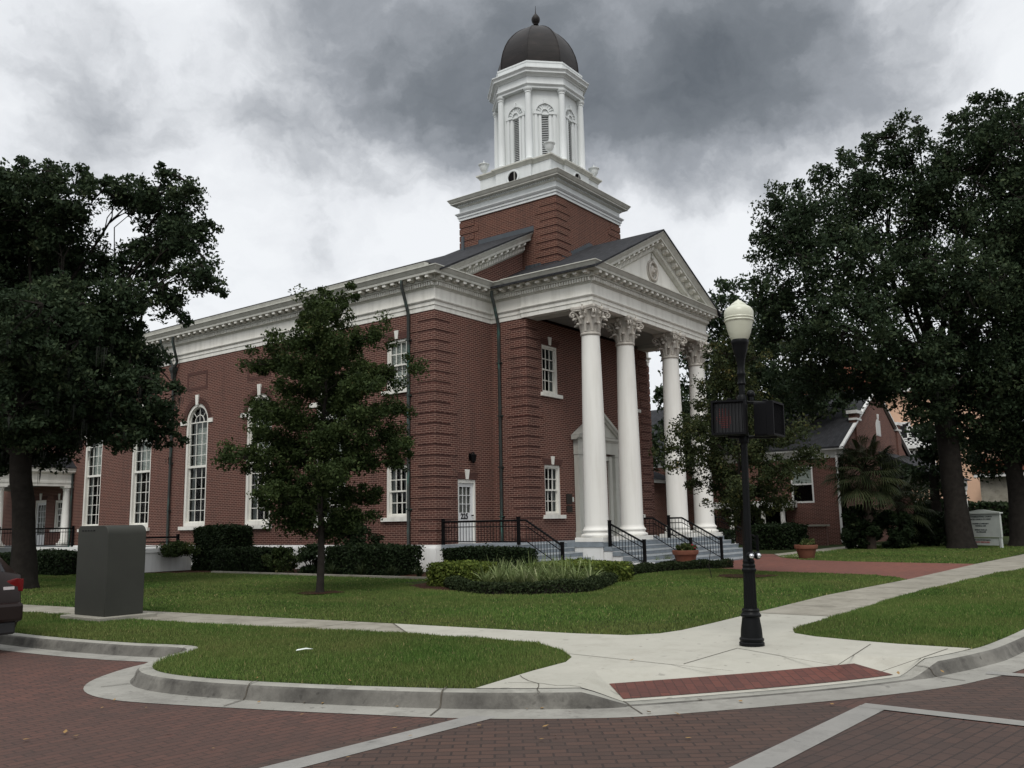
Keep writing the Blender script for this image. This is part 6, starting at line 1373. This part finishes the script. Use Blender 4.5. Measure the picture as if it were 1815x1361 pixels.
lw_([(1.15, .047), (3.1, .040), (3.30, .040)], 'upper_shaft', 'cast_iron', 24, fl=.08, sm=10)
lw_([(3.280, .045), (3.300, .055), (3.330, .045), (3.400, .047), (3.420, .055), (3.440, .055), (3.460, .045), (3.542, .048), (3.652, .065), (3.762, .098), (3.803, .10), (3.830, .112), (3.864, .115), (3.885, .105)], 'globe_holder', 'cast_iron')
gb = lw_([(3.880, .105), (3.909, .122), (3.968, .142), (4.043, .163), (4.126, .180), (4.193, .189), (4.226, .191), (4.260, .188), (4.289, .176), (4.314, .154), (4.331, .126), (4.339, .110), (4.352, .106), (4.372, .084), (4.389, .060), (4.402, .046), (4.410, .030), (4.422, .014), (4.435, .002)], 'globe', 'globe', 40, sm=30)
for z in (4.17, 4.135): lw_([(z - .012, .187), (z, .193), (z + .012, .188)], 'moulded_ring', 'globe', 40, gb)
# push buttons low on the shaft
for dx, dy in ((-.09, -.06), (.07, -.09)):
    m = MB(); c = LP + Vector((dx, dy, 1.10)); m.tube([LP + Vector((0, 0, 1.10)), c], .03, 8); m.ball(tuple(c), .05, 10, 7); f = m.build('button_housing', 'cast_iron', LA, sm=50)
    c2 = c + Vector((-.03, -.03, 0)); m = MB(); m.ball(tuple(c2), .032, 10, 7); m.build('push_button', 'chrome', f, sm=50)
# bracket and pedestrian signal heads
m = MB(); m.tube([LP + Vector((-.18, .22, 3.06)), LP + Vector((0, 0, 3.06)), LP + Vector((.20, -.38, 3.03))], .022, 8); m.tube([LP + Vector((0, 0, 2.5)), LP + Vector((0, 0, 3.2))], .042, 8); m.tube([LP + Vector((-.16, .14, 2.60)), LP + Vector((0, 0, 2.60)), LP + Vector((.20, -.36, 2.60))], .022, 8)
m.lathe([(2.52, .06), (2.54, .065), (2.66, .065), (2.68, .05)], tuple(LP), 14); m.lathe([(2.98, .06), (3.0, .065), (3.12, .065), (3.15, .05)], tuple(LP), 14); m.ball(tuple(LP + Vector((.07, -.09, 3.16))), .055, 10, 6); m.tube([LP + Vector((.07, -.09, 3.04)), LP + Vector((.07, -.09, 3.16))], .04, 8); m.build('signal_bracket', 'cast_iron', LA, sm=40)
def signal(c, ang, label):
    S_ = thing('pedestrian_signal', label, 'pedestrian signal', tuple(c)); ca, sa = math.cos(ang), math.sin(ang)
    tr = lambda s, t, n: (c.x + s * -sa * 1 + n * ca, c.y + s * ca + n * sa, c.z + t)
    m = MB(tr); plate(m, [( -.20, -.22), (.20, -.22), (.215, -.2), (.215, .2), (.20, .22), (-.20, .22), (-.215, .2), (-.215, -.2)], [], .16, .05)
    m.box(-.03, .22, -.06, .03, .27, 0); m.build('housing', 'black_plastic', S_, bevel=.008)
    m = MB(tr); plate(m, rect(-.215, -.215, .215, .225), [rect(-.19, -.19, .19, .20)], .09, .142)
    m.build('visor', 'black_plastic', S_, bevel=.004)
    MB(tr).add([(-.19, -.19, .056), (.19, -.19, .056), (.19, .20, .056), (-.19, .20, .056)], [(0, 1, 2, 3)]).build('lens', 'lens_black', S_)
    m = MB(tr)      # raised hand in small LEDs on the left half
    hand = ["..1.1.1...", "..1.1.1.1.", "..1.1.1.1.", "..1.1.1.1.", "1.11111111", "11.1111111", ".111111111", "..11111111", "...111111.", "...111111."]
    for r_, row in enumerate(hand):
        for c_, ch_ in enumerate(row):
            if ch_ == '1': x, z = -.155 + c_ * .019, .12 - r_ * .026; m.box(x - .005, z - .006, .058, x + .005, z + .006, .063)
    m.build('hand_symbol', 'led_red', S_)
    m = MB(tr)
    for i in range(9): x = -.19 + .38 * (i + .5) / 9; m.box(x - .003, -.19, .10, x + .003, .20, .125)
    m.build('louvre', 'black_plastic', S_); return S_
signal(LP + Vector((-.19, .10, 2.83)), rad(196), 'black pedestrian signal with a dim red hand on the left of the lamp post')
signal(LP + Vector((.17, -.27, 2.82)), rad(-88), 'black pedestrian signal seen from its side on the right of the lamp post')
# the post leans a little
ax = Vector((CR.x, CR.y, 0)).normalized(); rotax = Vector((0, 0, 1)).cross(ax)
for o in [o for o in COL.objects if o.name.split('.')[0] in ('street_lamp', 'pedestrian_signal')]:
    Rm = Matrix.Translation(LP) @ Matrix.Rotation(rad(1.1), 4, rotax) @ Matrix.Translation(-LP) @ Matrix.Translation(o.location); o.location = Rm.translation; o.rotation_euler = Rm.to_euler()

# ---------------------------------------------------------------- utility cabinet on its pad
UC = thing('utility_cabinet', 'large grey green steel utility cabinet with a rounded top', 'utility cabinet', (-14.1, -4.6, GZ))
ux0, ux1, uy0, uy1, uh = -14.36, -13.62, -5.08, -4.02, 1.60
pr = []; R = .16
for i in range(7): a = rad(90 + 90 * i / 6); pr.append((uy0 + R - R * 0 + R * math.cos(a), uh - R + R * math.sin(a)))
pf = [(uy1 - .02, 0), (uy1, .3), (uy1, uh - .05), (uy1 - .06, uh)] + pr + [(uy0, .3), (uy0, 0)]
m = MB(); m.prism([(y, GZ + .07 + z) for y, z in pf], ux0, ux1, 'x'); m.build('cabinet_body', 'cabinet_green', UC, sm=25, bevel=.012)
m = MB()
for i in range(5): m.box(ux0 - .006, uy1 - .20 - i * .10, GZ + 1.57, ux0 + .004, uy1 - .15 - i * .10, GZ + 1.59)
m.build('vent_slots', 'black_plastic', UC)
pd = MB().box(-14.54, -5.24, GZ - .05, -13.44, -3.88, GZ + .07).build('cabinet_pad', 'pad_concrete', None, bevel=.012); tag(pd, 'pale concrete pad under the utility cabinet', 'concrete pad')

# ---------------------------------------------------------------- parked estate car, seen from behind
CARL = (-16.55, -6.55)      # right rear corner
CA = thing('parked_car', 'dark brown estate car parked at the kerb, cut by the left edge of the photo', 'car', (CARL[0] - .9, CARL[1] + 2.3, RZ + .006))
cxm = CARL[0] - .9; y0 = CARL[1]; zg = RZ + .006
st = [  # y, half width at sill/belt, z bottom, z belt, roof half width, z roof
 (0.00, .74, .42, .78, 0, 0), (.04, .86, .30, .90, 0, 0), (.10, .89, .26, 1.02, .62, 1.10), (.30, .90, .24, 1.06, .60, 1.38), (.55, .90, .22, 1.06, .59, 1.56), (1.2, .90, .2, 1.05, .60, 1.63), (2.2, .90, .2, 1.02, .61, 1.65), (2.9, .90, .2, 1.0, .60, 1.60), (3.4, .90, .2, .98, .60, 1.36), (3.85, .89, .2, .97, .70, .99), (4.5, .86, .22, .86, .6, .88), (4.72, .78, .26, .74, .5, .76), (4.8, .62, .36, .60, .4, .62)]
vs = []; fs = []
for (y, w, zb, zt, rw_, zr_) in st:
    if rw_ == 0: rw_, zr_ = w * .9, zt + .02
    sec = [(-w * .93, zb), (-w, zb + .16), (-w - .012, (zb + zt) / 2), (-w + .02, zt), (-rw_, zr_ - .03), (-rw_ * .8, zr_), (0, zr_ + .015)]
    sec += [(-a, b) for a, b in sec[-2::-1]]
    vs += [(cxm + a, y0 + y, zg + b) for a, b in sec]
k = 13; n_ = len(st)
body_f = [(i * k + t, (i + 1) * k + t, (i + 1) * k + (t + 1) % k, i * k + (t + 1) % k) for i in range(n_ - 1) for t in range(k)] + [tuple(range(k)), tuple((n_ - 1) * k + t for t in range(k))[::-1]]
m = MB().add(vs, body_f); m.build('body', 'car_paint', CA, sm=40)
def sidepane(i0_, i1_, f0=.12, f1=.86, name='side_window'):
    for s_ in (1, -1):
        q = []
        for i in (i0_, i1_):
            y, w, zb, zt, rw_, zr_ = st[i]
            for f_ in (f0, f1): q.append((cxm + s_ * ((w - .02) + (rw_ - w + .02) * f_ + .008), y0 + y + (.06 if i == i0_ else -.06), zg + zt + (zr_ - .03 - zt) * f_))
        MB().add([q[0], q[2], q[3], q[1]], [(0, 1, 2, 3)]).build(name, 'car_glass', CA)
sidepane(4, 5); sidepane(5, 6); sidepane(6, 7)
m = MB(); m.add([(cxm - .66, y0 + .105, zg + 1.08), (cxm + .66, y0 + .105, zg + 1.08), (cxm + .56, y0 + .46, zg + 1.51), (cxm - .56, y0 + .46, zg + 1.51)], [(0, 1, 2, 3)]); rwn = m.build('rear_window', 'car_glass', CA)
MB().box(cxm + .30, y0 + .085, zg + 1.10, cxm + .43, y0 + .105, zg + 1.17).build('sticker', 'sticker_blue', rwn)
MB().box(cxm - .58, y0 + .42, zg + 1.53, cxm + .58, y0 + .62, zg + 1.57).build('roof_spoiler', 'car_paint', CA, bevel=.01)
for s_ in (-1, 1):
    m = MB(); m.prism([(cxm + s_ * .885, .80), (cxm + s_ * .885, .97), (cxm + s_ * .80, .98), (cxm + s_ * .60, .93), (cxm + s_ * .57, .84), (cxm + s_ * .66, .82)], y0 + .02, y0 + .28, 'y'); m.v = [(a, b + (.05 if abs(a - cxm) < .7 else .0), zg + c) for a, b, c in m.v]; tl = m.build('tail_lamp', 'tail_red', CA, bevel=.01)
    MB().box(cxm + s_ * .62, y0 + .012, zg + .835, cxm + s_ * .76, y0 + .05, zg + .875).build('reverse_light', 'tail_clear', tl)
    MB().box(cxm + s_ * .70, y0 - .03, zg + .48, cxm + s_ * .84, y0 + .02, zg + .56).build('reflector', 'tail_red', CA)
    MB().tube([(cxm + s_ * .57, y0 + .8, zg + 1.69), (cxm + s_ * .57, y0 + 2.7, zg + 1.69)], .02, 6).build('roof_rail', 'car_trim', CA)
m = MB(); m.box(cxm - .88, y0 - .06, zg + .40, cxm + .88, y0 + .18, zg + .66); m.build('bumper', 'car_paint', CA, bevel=.05)
MB().box(cxm - .80, y0 - .02, zg + .24, cxm + .80, y0 + .2, zg + .41).build('lower_bumper', 'car_trim', CA, bevel=.03)
pl_ = MB().box(cxm - .16, y0 - .03, zg + .72, cxm + .16, y0 + .06, zg + .88).build('licence_plate', 'plate_white', CA)
MB().box(cxm - .45, y0 - .015, zg + .92, cxm + .45, y0 + .06, zg + .95).build('trim_strip', 'chrome', CA)
for s_ in (-1, 1):
    for yy in (.98, 3.72):
        Wh = thing('wheel', None, None, (0, 0, 0)); Wh.parent = CA; wc = Vector((cxm + s_ * .80, y0 + yy, zg + .335)); Wh.location = wc - CA.location
        def wl(prof, nm, mt):
            m = MB(); n = 28; vs = [(wc.x + s_ * h, wc.y + r * math.cos(2 * math.pi * q / n), wc.z + r * math.sin(2 * math.pi * q / n)) for h, r in prof for q in range(n)]; kk = len(prof)
            m.add(vs, [(i * n + q, i * n + (q + 1) % n, (i + 1) * n + (q + 1) % n, (i + 1) * n + q) for i in range(kk - 1) for q in range(n)] + [tuple(range(n)), tuple((kk - 1) * n + q for q in range(n))]); m.build(nm, mt, Wh, sm=35)
        wl([(-.11, .22), (-.11, .31), (-.08, .335), (.09, .335), (.115, .31), (.118, .23), (.10, .215)], 'tyre', 'tyre'); wl([(.06, .215), (.102, .205), (.085, .18), (.08, .06), (.10, .05), (.10, .01)], 'rim', 'alloy')
CA.scale = (1.07, 1.07, 1.07)
# small litter and leaves
m = MB(); c = at(540, 1152, GZ + .05); m.add([(c.x - .10, c.y + .05, c.z), (c.x - .01, c.y - .03, c.z + .015), (c.x + .10, c.y - .05, c.z + .005), (c.x + .05, c.y + .03, c.z + .02), (c.x - .06, c.y + .07, c.z + .012)], [(0, 1, 4), (1, 3, 4), (1, 2, 3)]); tag(m.build('paper_scrap', 'paper'), 'crumpled scrap of pale paper lying on the grass strip', 'litter')
lf = None; random.seed(5)
LG = [(442, 1198), (456, 1201), (404, 1197), (180, 1187), (124, 1203), (181, 1254), (535, 1266), (1298, 1197), (1670, 1190), (1592, 1193), (620, 1206), (890, 1196), (1150, 1262), (700, 1290), (1010, 1262), (1240, 1240), (330, 1237), (1500, 1150), (1120, 1170), (1380, 1290), (960, 1310)] + [(random.randint(200, 1500), random.randint(1240, 1256)) for _ in range(22)] + [(random.randint(0, 1800), random.randint(1265, 1350)) for _ in range(14)]
for i, (px, py) in enumerate(LG):
    on_road = py > 1232 or px in (180, 124, 181, 330); c = at(px, py, (RZ + .02) if on_road else GZ + .03)
    if lf is None:
        m = MB(); m.add([(-.035, 0, 0), (-.01, .018, .006), (.035, 0, .012), (0, -.018, .004)], [(0, 3, 2, 1)]); lf = m.build('fallen_leaf', 'dry_leaf'); o = lf
    else: o = lf.copy(); COL.objects.link(o)
    tag(o, 'small dry brown leaf lying loose on the ground', 'fallen leaf', 'dry leaves scattered on the ground'); o.location = c; o.rotation_euler = (random.uniform(-.2, .2), random.uniform(-.2, .2), random.uniform(0, 6)); s = random.uniform(.45, 1.0); o.scale = (s, s, s)
# mulch ring of the trees
for (px, py, r) in ((567, 1052, .55), (1322, 1022, .8)):
    c = at(px, py); poly_obj('mulch_ring', [(c.x + r * (1 + .15 * math.sin(i * 2.1)) * math.cos(i * math.pi / 9), c.y + r * (1 + .15 * math.cos(i * 1.7)) * math.sin(i * math.pi / 9)) for i in range(18)], GZ + .03, 'mulch')
